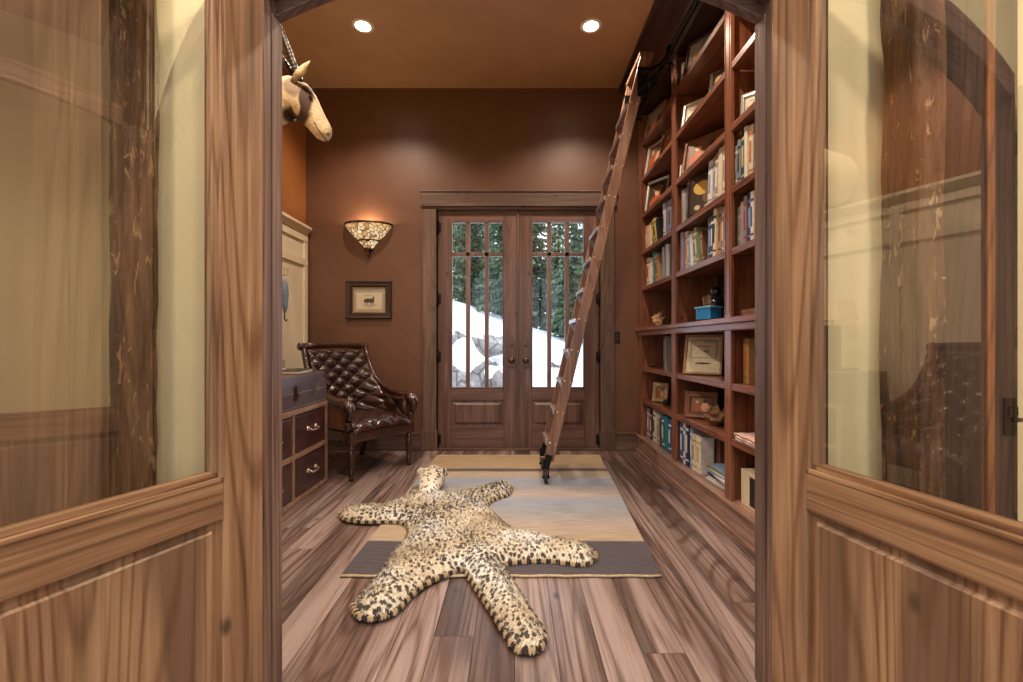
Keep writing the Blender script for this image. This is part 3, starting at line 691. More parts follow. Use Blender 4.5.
M['frame'] = plain('dark_carved_frame', srgb(60, 40, 30), .35, nz=.5, nscale=40, bmp=.3)
M['gold'] = plain('gold_leaf', srgb(176, 136, 78), .35, .5, nz=.35, nscale=40)
M['matc'] = plain('cream_mat', srgb(214, 200, 172), .8, nz=.08, nscale=20)
M['ink'] = plain('dark_ink', srgb(52, 44, 38), .8)
fw, fh = .46, .385
t = thing('framed_drawing', 'small framed drawing of an animal hung below the sconce', 'picture', (bx(369.5), BACK - .002, bz(300)))
a = MB(); quad_frame(a, fw, fh, .062, .032); a.build('frame', M['frame'], t)
a = MB(); quad_frame(a, fw - .124, fh - .124, .012, .016); a.build('liner', M['gold'], t)
a = MB(); a.box(-fw / 2 + .06, fw / 2 - .06, -.008, -.002, -fh / 2 + .06, fh / 2 - .06); a.build('mat_board', plain('grey_mat', srgb(170, 160, 146), .8, nz=.1), t)
a = MB(); a.box(-.13, .13, -.010, -.008, -.095, .075); a.build('paper', M['matc'], t)
a = MB()
a.prism([(-.055, -.02), (-.03, -.03), (.0, -.026), (.025, -.032), (.05, -.02), (.055, .0), (.045, .01), (.06, .025), (.04, .03), (.03, .012), (-.02, .014), (-.05, .004)], -.0115, -.010, 'Y')
for x in (-.045, -.02, .02, .042): a.box(x, x + .006, -.0115, -.010, -.05, -.02)
a.box(-.06, .065, -.0112, -.010, -.056, -.052); a.box(-.03, .03, -.0112, -.010, -.072, -.068); a.box(-.05, .02, -.0112, -.010, .045, .048)
a.build('drawing', M['ink'], t)
a = MB(); a.box(-fw / 2 + .05, fw / 2 - .05, -.0145, -.012, -fh / 2 + .05, fh / 2 - .05); a.build('glass', glass_mat('picture_glass', .0), t)

# light switch plate
t = thing('light_switch', 'black two-gang light switch plate right of the entry doors', 'light switch', (bx(616.5), BACK - .001, bz(337.5)))
a = MB(); a.box(-.035, .035, -.006, 0, -.058, .058); a.build('plate', M['black'], t, .002)
a = MB(); a.box(-.016, .016, -.010, -.006, -.034, .034); a.build('rocker', M['bronze'], t, .002)

# ceiling lights
for i, (x, y) in enumerate(RECESS_AND_FILL[:2]):
    t = thing('recessed_light', ['glowing recessed ceiling light above the sconce side', 'glowing recessed ceiling light beside the ladder top'][i], 'ceiling light', (x, y, CEIL), 0, 'recessed ceiling lights')
    a = MB(); a.lathe([(.060, .0), (.060, -.004), (.066, -.007), (.084, -.005), (.088, -.0005)], n=32); a.build('trim_ring', M['white'], t)
    a = MB(); a.lathe([(.0, -.0045), (.03, -.005), (.060, -.003)], n=32); a.build('lamp', plain('hot_lamp', (1, 1, 1, 1), .5, emit=(1, .86, .66, 1), es=22), t)

# ------------------------------------------------------------------ oryx shoulder mount
HY = 2.9; HS = F / HY
def hp(u, v, dy=0): k_ = (HY + dy) / F; return Vector(((u - CX) * k_ - LEFT, dy, CZ + (CY - v) * k_ - 2.3))
t = thing('oryx_head', 'mounted antelope head with long ringed horns high on the left wall', 'hunting trophy', (LEFT, HY, 2.3))
secs = [(183, 122, 34, .17), (200, 120, 33, .165), (222, 116, 30, .15), (245, 110, 27, .13), (265, 104, 24, .112), (280, 101, 22, .10), (290, 98, 21.5, .095), (298, 101, 19, .088), (305, 107, 15.5, .078), (311, 114.5, 12.5, .066), (316.5, 122, 10.6, .056), (321, 128.5, 9.8, .050), (324, 133, 9, .047), (326.5, 136.8, 6.5, .038), (328, 139, 2.5, .02)]
pts = [hp(u, v) for (u, v, _, _) in secs]; rs = []
NR = 40
# refine with interpolation
fine = []
for i in range(len(secs) - 1):
    for k in range(3):
        f_ = k / 3; fine.append([secs[i][q] * (1 - f_) + secs[i + 1][q] * f_ for q in range(4)])
fine.append(list(secs[-1]))
fp = [hp(s[0], s[1]) for s in fine]
for i, s_ in enumerate(fine):
    tg = (fp[min(i + 1, len(fp) - 1)] - fp[max(i - 1, 0)]).normalized()
    if i == 0: tg = Vector((1, 0, 0))
    up = Vector((0, 1, 0)).cross(tg) * -1
    if up.z < 0: up = -up
    ring = []
    for k in range(NR):
        an = 2 * PI * k / NR
        ring.append(Vector((.004, 0, 0)) * 0 + fp[i] + up * (math.cos(an) * s_[2] / HS) + Vector((0, 1, 0)) * (math.sin(an) * s_[3] * (1 - .18 * max(0, math.cos(an)) ** 2)))
    rs.append(ring)
for q_ in range(len(rs)): rs[q_] = [Vector((max(.004 + .001 * q_, p_.x), p_.y, p_.z)) for p_ in rs[q_]]
a = MB(); a.rings(rs)
mo, nt, N, L, bs = nmat('oryx_coat')
tc = N.new('ShaderNodeTexCoord').outputs['Object']
def blob(c, rx, ry, rz_, soft=.35):
    s1 = N.new('ShaderNodeVectorMath'); s1.operation = 'SUBTRACT'; L.new(tc, s1.inputs[0]); s1.inputs[1].default_value = c
    s2 = N.new('ShaderNodeVectorMath'); s2.operation = 'DIVIDE'; L.new(s1.outputs[0], s2.inputs[0]); s2.inputs[1].default_value = (rx, ry, rz_)
    s3 = N.new('ShaderNodeVectorMath'); s3.operation = 'LENGTH'; L.new(s2.outputs[0], s3.inputs[0])
    return math_node(N, L, 'DIVIDE', math_node(N, L, 'SUBTRACT', 1 + soft / 2, s3.outputs['Value']), soft, clamp=True)
nf = noise_tex(N, L, mapping(N, L, tc, (40, 40, 90)), 1, 3)
cream = ramp(N, L, nf, [(.3, srgb(196, 170, 130)), (.7, srgb(232, 214, 180))])
b1 = blob(hp(300, 92, 0), 11 / HS, .3, 12 / HS); b2 = blob(hp(310, 104, 0), 6 / HS, .3, 19 / HS); b3 = blob(hp(300, 119, 0), 15 / HS, .3, 8 / HS); b4 = blob(hp(301, 112), 4 / HS, .3, 6.5 / HS)
dk = math_node(N, L, 'MAXIMUM', math_node(N, L, 'MAXIMUM', math_node(N, L, 'MULTIPLY', b1, .7), b2), b3)
dk = math_node(N, L, 'SUBTRACT', dk, b4, clamp=True)
ml = math_node(N, L, 'MULTIPLY', blob(hp(324, 134), 16 / HS, .3, 13 / HS), 1)
dk = math_node(N, L, 'SUBTRACT', dk, ml, clamp=True)
col = mixc(N, L, dk, cream, srgb(66, 40, 26)); L.new(col, bs.inputs['Base Color']); P(bs, Roughness=.75)
bump(N, L, bs, noise_tex(N, L, mapping(N, L, tc, (160, 160, 160)), 1, 2), .4, .004)
a.build('head', mo, t)
dh = plain('dark_horn', srgb(44, 34, 28), .4, bmp=.2, nscale=50)
def horn(p0, p1, r0, nring):
    a = MB(); P0, P1 = Vector(p0), Vector(p1); n_ = nring * 4; pts = []; rd = []
    for i in range(n_ + 1):
        f_ = i / n_; p = P0.lerp(P1, f_) ; pts.append(p)
        rr_ = r0 * (1 - f_) ** .75 + .003; rd.append(rr_ * (1 + (.16 if i % 4 in (1, 2) and f_ < .7 else -.04)))
    a.tube(pts, rd, 12); return a
horn(hp(300, 82, -.03), hp(258, -34, -.06), .018, 30).build('horn', dh, t)
horn(hp(296, 80, .035), hp(226, -24, .14), .018, 30).build('horn', dh, t)
for s_ in (-1, 1):
    b0, tip = (hp(292, 82, -.07), hp(310, 61, -.13)) if s_ < 0 else (hp(294, 84, .06), hp(298, 68, .15))
    a = MB(); ax2 = (tip - b0); pts = [b0 + ax2 * k / 8 for k in range(9)]
    a.tube(pts, [.016, .022, .027, .029, .028, .025, .02, .012, .003], 12, ref=(0, 1, 0), flat=.45); o = a.build('ear', mo, t)
    a = MB(); a.tube([p + Vector((.012, s_ * .0, .003)) for p in pts[1:8]], [.010, .016, .019, .019, .016, .011, .004], 10, ref=(0, 1, 0), flat=.35); a.build('inner_ear', plain('ear_dark', srgb(86, 62, 44), .8), o)
    a = MB(); a.ball(hp(310, 93, s_ * .066), .013, 8); a.build('eye', plain('glass_eye', srgb(16, 10, 8), .08, coat=1), t)
    a = MB(); a.ball(hp(328, 134, s_ * .026), .010, 6, sc=(.6, .5, 1)); a.build('nostril', dh, t)
a = MB(); a.tube([hp(314, 122, -.062), hp(319, 131, -.056), hp(325, 139, -.030), hp(327.5, 141, 0), hp(325, 139, .030), hp(319, 131, .056), hp(314, 122, .062)], .003, 6); a.build('mouth_line', dh, t)

# ------------------------------------------------------------------ rug
mr, nt, N, L, bs = nmat('banded_wool')
tc = N.new('ShaderNodeTexCoord').outputs['Object']
sp = N.new('ShaderNodeSeparateXYZ'); L.new(tc, sp.inputs[0])
wob = noise_tex(N, L, mapping(N, L, tc, (3, 60, 1)), 1, 2)
yy = math_node(N, L, 'MULTIPLY_ADD', math_node(N, L, 'SUBTRACT', wob, .5), .035, sp.outputs[1])
fac = math_node(N, L, 'DIVIDE', math_node(N, L, 'SUBTRACT', yy, 2.12), 2.25)
def Y(y): return (y - 2.12) / 2.25
gold, dbr, tan_, blu, gry, pch, drk = srgb(186, 154, 108), srgb(86, 62, 52), srgb(194, 170, 138), srgb(156, 166, 184), srgb(166, 164, 164), srgb(192, 172, 158), srgb(74, 64, 72)
c1 = ramp(N, L, fac, [(0, drk), (Y(2.475), drk), (Y(2.485), tan_), (Y(2.68), pch), (Y(2.9), gry), (Y(3.1), blu), (Y(3.25), pch), (Y(3.4), gry), (Y(3.58), blu), (Y(3.72), tan_), (Y(3.82), tan_), (Y(3.83), dbr), (Y(3.91), dbr), (Y(3.92), gold), (1, gold)])
lf = math_node(N, L, 'DIVIDE', math_node(N, L, 'SUBTRACT', -.25, sp.outputs[0]), .4, clamp=True)
inm = ramp(N, L, fac, [(Y(2.48), (0, 0, 0, 1)), (Y(2.49), (1, 1, 1, 1)), (Y(3.2), (1, 1, 1, 1)), (Y(3.5), (0, 0, 0, 1))])
c1 = mixc(N, L, math_node(N, L, 'MULTIPLY', lf, math_node(N, L, 'MULTIPLY', inm, .8)), c1, tan_)
st = noise_tex(N, L, mapping(N, L, tc, (5, 110, 1)), 1, 3, .7)
c1 = mixc(N, L, .8, c1, ramp(N, L, st, [(.32, (.40, .40, .43, 1)), (.62, (1.0, 1.0, 1.0, 1))]), 'MULTIPLY')
L.new(c1, bs.inputs['Base Color']); P(bs, Roughness=.85, Sheen_Weight=.3); bump(N, L, bs, st, .6, .006)
t = thing('area_rug', 'banded wool rug in gold, pale blue, tan and charcoal under the hide', 'rug')
c4 = [Vector((-.81, 2.12)), Vector((.685, 2.12)), Vector((.82, 4.37)), Vector((-.75, 4.37))]
a = MB(); nx, ny = 40, 60; top = []
for z in (.0, .010):
    pass
vs = []; fs = []
for j in range(ny + 1):
    for i in range(nx + 1):
        u, v = i / nx, j / ny; p = (c4[0] * (1 - u) + c4[1] * u) * (1 - v) + (c4[3] * (1 - u) + c4[2] * u) * v
        e = .004 * noise.noise(Vector((p.x * 3, p.y * 3, 1)))
        dx_ = .006 * noise.noise(Vector((p.y * 4, 0, 3 + i // 20))) if i in (0, nx) else 0
        vs.append((p.x + dx_, p.y, .011 + e * .5))
for j in range(ny):
    for i in range(nx): q = j * (nx + 1) + i; fs.append((q, q + 1, q + nx + 2, q + nx + 1))
border = [i for i in range(nx + 1)] + [j * (nx + 1) + nx for j in range(1, ny + 1)] + [ny * (nx + 1) + i for i in range(nx - 1, -1, -1)] + [j * (nx + 1) for j in range(ny - 1, 0, -1)]
nb = len(vs)
for b in border: vs.append((vs[b][0], vs[b][1], .001))
for k in range(len(border)): k2 = (k + 1) % len(border); fs.append((border[k], nb + k, nb + k2, border[k2]))
fs.append(tuple(range(nb, nb + len(border))))
a.add(vs, fs, 0, False); a.build('pile', mr, t)
for (p, q) in ((c4[0], c4[1]), (c4[3], c4[2])):
    a = MB(); a.tube([(p.x + (q.x - p.x) * k / 30, p.y + (q.y - p.y) * k / 30 + (-.006 if p is c4[0] else .006) + .003 * math.sin(k * 1.7), .008) for k in range(31)], .0065, 6)
    a.build('bound_edge', plain('cream_binding', srgb(206, 184, 150), .85, nz=.3, nscale=60), t)

# ------------------------------------------------------------------ leopard hide
def cp(x, y): return (320 + x / 2.82, 440 + y / 2.82)
out_c = [(300, 152), (330, 150), (352, 146), (390, 150), (438, 142), (480, 124), (515, 116), (537, 122), (541, 140), (528, 154), (494, 164), (466, 182), (486, 198), (508, 222), (536, 244), (574, 259), (612, 266), (660, 274), (710, 284), (752, 292), (776, 312), (772, 338), (745, 349), (700, 345), (650, 336), (590, 338), (545, 342), (512, 346), (530, 372), (560, 420), (592, 470), (622, 515), (638, 550), (626, 580), (600, 590), (566, 590), (545, 575), (524, 542), (500, 500), (470, 455), (436, 404), (404, 352), (366, 372), (322, 388), (280, 412), (248, 440), (216, 478), (190, 490), (150, 500), (112, 494), (94, 474), (104, 444), (134, 412), (162, 384), (186, 350), (206, 316), (232, 288), (250, 262), (248, 240), (226, 228), (176, 228), (110, 228), (66, 220), (56, 204), (66, 188), (110, 188), (170, 184), (216, 172), (244, 158), (258, 142), (266, 128), (284, 134)]
poly = []
for (x, y) in out_c:
    u, v = cp(x, y); p = pxf(u, v, .03); poly.append(Vector((p.x, p.y)))
# the far side of a raised body shows a little farther than it lies; smooth the outline
def chaikin(P_):
    o = []
    for i in range(len(P_)):
        a_, b_ = P_[i], P_[(i + 1) % len(P_)]; o += [a_ * .75 + b_ * .25, a_ * .25 + b_ * .75]
    return o
poly = chaikin(chaikin(poly))
def resample(P_, d):
    o = [P_[0].copy()]; acc = 0
    for i in range(len(P_)):
        a_, b_ = P_[i], P_[(i + 1) % len(P_)]; L_ = (b_ - a_).length; t_ = d - acc
        while t_ <= L_: o.append(a_.lerp(b_, t_ / L_)); t_ += d
        acc = (acc + L_) % d
    return o
poly = resample(poly, .012)
def inside(p):
    c = False; n = len(poly); x, y = p
    for i in range(n):
        a_, b_ = poly[i], poly[i - 1]
        if (a_.y > y) != (b_.y > y) and x < (b_.x - a_.x) * (y - a_.y) / (b_.y - a_.y) + a_.x: c = not c
    return c
def bdist(p):
    return min((p.x - q.x) ** 2 + (p.y - q.y) ** 2 for q in poly) ** .5
HEADC = pxf(429.5, 493, .02); HEADC = Vector((HEADC.x, HEADC.y + .05))
def hide_h(p, d):
    h = .006 + .052 * (1 - math.exp(-(d / .045) ** 1.2))
    h += .012 * noise.noise(Vector((p.x * 9, p.y * 9, 2))) * min(1, d / .04)
    # scalloped folds near the rim
    h += .006 * math.sin(p.x * 95 + p.y * 70) * math.exp(-(d / .03) ** 2) * min(1, d / .008)
    return h
pts = list(poly); ds = [0.0] * len(poly)
x0 = min(p.x for p in poly); x1 = max(p.x for p in poly); y0 = min(p.y for p in poly); y1 = max(p.y for p in poly)
g = .014; rr = random.Random(3); yv = y0
while yv < y1:
    xv = x0
    while xv < x1:
        p = Vector((xv + rr.uniform(-.3, .3) * g, yv + rr.uniform(-.3, .3) * g))
        if inside(p):
            d = bdist(p)
            if d > .007: pts.append(p); ds.append(d)
        xv += g
    yv += g
nb = len(poly)
r_ = delaunay_2d_cdt(pts, [], [list(range(nb))], 1, 1e-5, True)
vv, ff = r_[0], r_[2]
orig = r_[3]
m3 = []
for i, p in enumerate(vv):
    d = 0 if (orig[i] and orig[i][0] < nb) else bdist(p)
    m3.append((p.x, p.y, .013 + (hide_h(p, d) if d > 0 else .012)))
ff = [f for f in ff if inside((sum(vv[i].x for i in f) / 3, sum(vv[i].y for i in f) / 3))]
a = MB(); a.add(m3, ff, 0, True)
# rim down to the floor
b_i = {}
for i, o_ in enumerate(orig):
    for q in o_:
        if q < nb: b_i[q] = i
rim = [b_i[k] for k in range(nb) if k in b_i]
base_i = len(a.v)
for k in rim: a.v.append((m3[k][0], m3[k][1], .0135))
for k in range(len(rim)):
    j = (k + 1) % len(rim); a.f.append([rim[k], rim[j], base_i + j, base_i + k]); a.m.append(0); a.sm.append(True)
def leo_mat():
    m_, nt, N, L, bs = nmat('leopard_fur')
    tc = N.new('ShaderNodeTexCoord').outputs['Object']
    wv = N.new('ShaderNodeTexNoise'); wv.inputs['Scale'].default_value = 9; L.new(tc, wv.inputs['Vector'])
    wp = N.new('ShaderNodeVectorMath'); wp.operation = 'MULTIPLY_ADD'; L.new(wv.outputs['Color'], wp.inputs[0]); wp.inputs[1].default_value = (.03, .03, 0); L.new(tc, wp.inputs[2])
    flatv = mapping(N, L, wp.outputs[0], (1, 1, .15))
    vo = N.new('ShaderNodeTexVoronoi'); vo.inputs['Scale'].default_value = 44; L.new(flatv, vo.inputs['Vector']); vo.inputs['Randomness'].default_value = .85
    n1 = noise_tex(N, L, flatv, 55, 3, .7)
    dd = math_node(N, L, 'MULTIPLY_ADD', math_node(N, L, 'SUBTRACT', n1, .5), .35, vo.outputs['Distance'])
    dd = math_node(N, L, 'MULTIPLY_ADD', math_node(N, L, 'SUBTRACT', noise_tex(N, L, flatv, 2.6, 1), .5), .5, dd)
    sp_ = ramp(N, L, dd, [(.36, (1, 1, 1, 1)), (.45, (0, 0, 0, 1))])
    gr = noise_tex(N, L, flatv, 3.2, 2)
    basec = ramp(N, L, gr, [(.35, srgb(222, 208, 184)), (.5, srgb(242, 234, 218)), (.64, srgb(252, 250, 246))])
    hz = noise_tex(N, L, mapping(N, L, tc, (220, 220, 220)), 1, 2)
    basec = mixc(N, L, .5, basec, ramp(N, L, hz, [(.3, (.78, .74, .68, 1)), (.7, (1, 1, 1, 1))]), 'MULTIPLY')
    col = mixc(N, L, math_node(N, L, 'MULTIPLY', sp_, .92), basec, srgb(44, 28, 22))
    L.new(col, bs.inputs['Base Color']); P(bs, Roughness=.85, Sheen_Weight=.25); bump(N, L, bs, hz, .6, .004); return m_
M['leo'] = leo_mat()
t = thing('leopard_hide_rug', 'spotted leopard hide rug with head, paws and tail spread on the floor', 'animal hide')
hide = a.build('hide', M['leo'], t)
# head mount seen from behind, nose to the entry doors
a = MB(); hx, hy = HEADC.x, HEADC.y; rs = []
hs = [(-.20, .030, .035, .045), (-.13, .045, .055, .055), (-.07, .060, .068, .068), (0, .078, .080, .080), (.06, .086, .086, .084), (.12, .082, .080, .080), (.17, .066, .058, .062), (.22, .052, .045, .046), (.26, .040, .036, .036), (.275, .02, .02, .02)]
for (dy, zc, rx, rz_) in hs:
    rs.append([(hx + rx * 1.12 * math.cos(2 * PI * k / 24), hy + dy, max(.014, .012 + zc + rz_ * math.sin(2 * PI * k / 24))) for k in range(24)])
a.rings(rs); a.build('head', M['leo'], t)
for s_ in (-1, 1):
    a = MB(); M_ = Matrix.Rotation(s_ * R(38), 4, 'Y')
    a.ball((hx + s_ * .084, hy + .07, .135), .034, 8, sc=(1, .4, .95), M=M_); a.build('ear', M['leo'], t)
# dark pinked felt fringe along the rim
a = MB(); b2 = MB(); n = len(poly)
for k in range(n):
    p = poly[k]; q = poly[(k + 1) % n]; tg = (q - p); 
    if tg.length < 1e-6: continue
    tg.normalize(); nr = Vector((tg.y, -tg.x))
    if inside(p + nr * .01): nr = -nr
    tgt = a if (k // 2) % 2 == 0 else b2
    L_ = .010 + .006 * rr.random()
    A = [(p.x - tg.x * .007, p.y - tg.y * .007), (p.x + tg.x * .007, p.y + tg.y * .007)]
    tip = (p.x + nr.x * L_, p.y + nr.y * L_); inn = (p.x - nr.x * .008, p.y - nr.y * .008)
    tgt.add([(A[0][0], A[0][1], .014), (A[1][0], A[1][1], .014), (tip[0], tip[1], .015), (inn[0], inn[1], .036), (A[0][0] + nr.x * .004, A[0][1] + nr.y * .004, .030), (A[1][0] + nr.x * .004, A[1][1] + nr.y * .004, .030)], [(0, 2, 4), (1, 5, 2), (4, 2, 5), (4, 5, 3), (0, 1, 2)], 0, False)
tag(a.build('dark_fringe', plain('dark_felt', srgb(50, 36, 30), .9), t), kind='stuff')
tag(b2.build('pale_fringe', plain('ochre_felt', srgb(176, 154, 120), .9), t), kind='stuff')
# claws
clawp = []
for (cx_, cy_, dirx, diry) in ((541, 134, 1, .3), (778, 330, 1, -.1), (100, 482, -1, -.7), (57, 205, -1, 0)):
    u, v = cp(cx_, cy_); p = pxf(u, v, .02)
    a = MB()
    for k in range(4):
        off = (k - 1.5) * .02; sx, sy = -diry, dirx
        b0 = Vector((p.x + sx * off - dirx * .01, p.y + sy * off - diry * .01, .03)); a.tube([b0, b0 + Vector((dirx * .016, diry * .016, .002)), b0 + Vector((dirx * .026, diry * .026, -.012))], [.005, .004, .001], 6)
    a.build('claws', plain('claw_horn', srgb(186, 160, 120), .4), t)
# short fur standing on the hide
fur = MB(); rf = random.Random(11); me = hide.data; me.calc_loop_triangles()
tris = [tr for tr in me.loop_triangles]; areas = [tr.area for tr in tris]
vsn = [v.co.copy() for v in me.vertices]
for tr in rf.choices(tris, weights=areas, k=52000):
    A, B, C_ = (vsn[i] for i in tr.vertices); u, v = rf.random(), rf.random()
    if u + v > 1: u, v = 1 - u, 1 - v
    p = A + (B - A) * u + (C_ - A) * v; nrm = tr.normal
    if nrm.z < 0: nrm = -nrm
    d = (nrm * .8 + Vector((rf.uniform(-.6, .6), -.55 + rf.uniform(-.5, .5), .1))).normalized()
    sd = d.cross(Vector((rf.random() - .5, rf.random() - .5, rf.random() - .5))).normalized() * .0016
    Lh = rf.uniform(.009, .017)
    b = len(fur.v); fur.v += [tuple(p - sd), tuple(p + sd), tuple(p + d * Lh)]; fur.f.append([b, b + 1, b + 2]); fur.m.append(0); fur.sm.append(False)
tag(fur.build('fur', M['leo'], t), kind='stuff')

# ------------------------------------------------------------------ built-in bookcase
FX = 1.255
t = thing('bookcase', 'built-in cherry wall bookcase with three bays of shelves', 'bookcase', (FX, PW1, 0))
ox, oy = FX, PW1
def lb(a, x0, x1, y0, y1, z0, z1): a.box(x0 - ox, x1 - ox, y0 - oy, y1 - oy, z0, z1)
STILES = [(1.52, 1.80), (2.64, 2.72), (3.55, 3.64), (4.49, 4.62)]
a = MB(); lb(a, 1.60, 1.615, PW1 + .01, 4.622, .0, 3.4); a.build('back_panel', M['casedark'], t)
for (y0, y1) in STILES:
    a = MB(); lb(a, FX, FX + .022, y0, y1, .168, 3.36)
    ym = (y0 + y1) / 2; lb(a, FX + .022, 1.60, ym - .014, ym + .014, .17, 3.36)
    if y1 > 4.5: lb(a, FX + .022, 1.60, y0 + .0, y0 + .02, .17, 3.36)
    if y0 < 1.6: lb(a, FX + .022, 1.60, y1 - .02, y1 - .0, .17, 3.36)
    lb(a, FX - .004, FX, y0 + .012, y0 + .018, 1.26, 3.34); lb(a, FX - .004, FX, y1 - .018, y1 - .012, 1.26, 3.34)
    a.build('divider', M['case']['Z'], t, .002)
UP = [1.60, 1.955, 2.32, 2.68, 3.03]; LO = [.855, .535]
BAYS = [(1.80, 2.64), (2.72, 3.55), (3.64, 4.49)]
for (y0, y1) in BAYS:
    for z in UP: a = MB(); lb(a, FX + .004, 1.60, y0 - .01, y1 + .01, z, z + .04); a.build('shelf', M['case']['Y'], t, .003)
    for z in LO: a = MB(); lb(a, FX + .004, 1.60, y0 - .01, y1 + .01, z - .04, z); a.build('shelf', M['case']['Y'], t, .003)
a = MB(); lb(a, FX - .028, 1.60, PW1 + .02, 4.618, 1.205, 1.238); lb(a, FX - .012, 1.60, PW1 + .02, 4.618, 1.163, 1.205); a.build('counter_ledge', M['case']['Y'], t, .004)
a = MB(); lb(a, FX - .018, 1.60, PW1 + .02, 4.60, .0, .150); lb(a, FX - .028, 1.60, PW1 + .02, 4.60, .150, .170); lb(a, FX - .032, FX, PW1 + .02, 4.60, 0, .03); a.build('plinth', M['base'], t, .003)
a = MB()
a.prism([(x - ox, z) for (x, z) in [(1.60, 3.34), (FX - .006, 3.34), (FX - .006, 3.43), (FX - .03, 3.44), (FX - .034, 3.47), (FX - .06, 3.50), (FX - .10, 3.56), (FX - .15, 3.60), (FX - .17, 3.63), (FX - .20, 3.635), (FX - .20, 3.675), (1.60, 3.675)]], PW1 + .02 - oy, 4.618 - oy, 'Y')
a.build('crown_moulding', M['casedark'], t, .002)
a = MB(); a.tube([(1.185 - ox, 1.75 - oy, 3.30), (1.185 - ox, 4.55 - oy, 3.30)], .012, 10)
for y in (2.68, 3.595, 4.5): a.tube([(1.185 - ox, y - oy, 3.30), (FX - ox, y - oy, 3.30)], .009, 8); a.lathe([(0, -.01), (.025, -.008), (.025, 0)], (FX - ox, y - oy, 3.30), 12, 'X')
a.build('ladder_rail', M['iron'], t)

# ------------------------------------------------------------------ rolling ladder
YN, YF = 3.49, 3.89
t = thing('library_ladder', 'tall wooden rolling library ladder leaning on the bookcase', 'ladder', (.234, YN, .0))
lx = lambda x: x - .234
p0 = Vector((.262, 0, .19)); p1 = Vector((1.005, 0, 3.30)); dr_ = (p1 - p0).normalized(); pr = Vector((dr_.z, 0, -dr_.x))
for yy_ in (0, YF - YN):
    a = MB(); rail_poly = [p0 - pr * .038, p0 + pr * .038, p1 + pr * .038, p1 - pr * .038]
    a.prism([(lx(p.x), p.z) for p in rail_poly], yy_ - .016, yy_ + .016, 'Y'); o = a.build('side_rail', M['ladder'], t, .004)
    b = MB()
    for k in range(12):
        z = .32 + k * .2365; c = p0 + dr_ * ((z - p0.z) / dr_.z)
        for q in (-.024, .024):
            cc = c + pr * q; b.lathe([(0, -.004), (.006, -.003), (.008, 0)], (lx(cc.x), yy_ - .016, cc.z), 8, 'Y')
    tag(b.build('bolts', M['nickel'], o), kind='stuff')
for k in range(12):
    z = .32 + k * .2365
    if z > 3.1: break
    c = p0 + dr_ * ((z - p0.z) / dr_.z)
    a = MB(); a.box(lx(c.x) - .05, lx(c.x) + .045, .016, YF - YN - .016, z - .012, z + .012); tr_ = a.build('tread', M['ladder'], t, .003)
    a = MB(); a.box(lx(c.x) - .054, lx(c.x) - .048, .016, YF - YN - .016, z - .014, z + .014)
    for y in (.017, YF - YN - .017 - .003):
        a.prism([(lx(c.x) - .048, z - .012), (lx(c.x) + .03, z - .012), (lx(c.x) - .01, z - .075), (lx(c.x) - .02, z - .075)], y, y + .003, 'Y')
    a.build('bracket', M['steel'], tr_)
a = MB(); a.box(lx(p1.x) - .05, lx(p1.x) + .06, -.016, YF - YN + .016, 3.285, 3.315); a.build('top_cap', M['ladder'], t, .004)
for yy_ in (0, YF - YN):
    wx = lx(.240)
    a = MB()
    for e in (-.024, .018): a.box(wx + e, wx + e + .006, yy_ - .02, yy_ + .02, .05, .20)
    a.prism([(wx - .024, .13), (wx + .024, .13), (wx + .052, .23), (wx + .0, .24)], yy_ - .022, yy_ - .017, 'Y'); a.prism([(wx - .024, .13), (wx + .024, .13), (wx + .052, .23), (wx + .0, .24)], yy_ + .017, yy_ + .022, 'Y')
    a.box(wx - .024, wx + .024, yy_ - .02, yy_ + .02, .125, .14)
    a.tube([(wx - .03, yy_, .062), (wx + .03, yy_, .062)], .008, 8)
    ir = a.build('caster_bracket', M['iron'], t, .001)
    a = MB(); a.lathe([(.0, -.010), (.03, -.010), (.038, -.013), (.046, -.010), (.049, 0), (.046, .010), (.038, .013), (.03, .010), (0, .010)], (wx, yy_, .062), 22, 'X'); a.build('wheel', M['black'], ir)
    a = MB(); q = p1 - dr_ * .16
    a.tube([(lx(q.x), yy_ - .02, q.z), (lx(q.x) + .06, yy_ - .02, q.z + .03), (lx(1.12), yy_ - .02, 3.22), (lx(1.165), yy_ - .02, 3.30), (lx(1.185), yy_ - .02, 3.325), (lx(1.21), yy_ - .02, 3.30)], .011, 8)
    a.tube([(lx(q.x) - .02, yy_ - .02, q.z - .14), (lx(1.06), yy_ - .02, 3.12), (lx(1.13), yy_ - .02, 3.2)], .009, 8)
    a.box(lx(q.x) - .03, lx(q.x) + .05, yy_ - .026, yy_ - .016, q.z - .17, q.z + .05)
    for k in range(2): a.lathe([(.012, -.01), (.03, -.01), (.022, 0), (.03, .01), (.012, .01)], (lx(1.185), yy_ - .02 + .0, 3.332), 12, 'Y')
    a.build('rail_hook', M['iron'], t)

exec_books = True
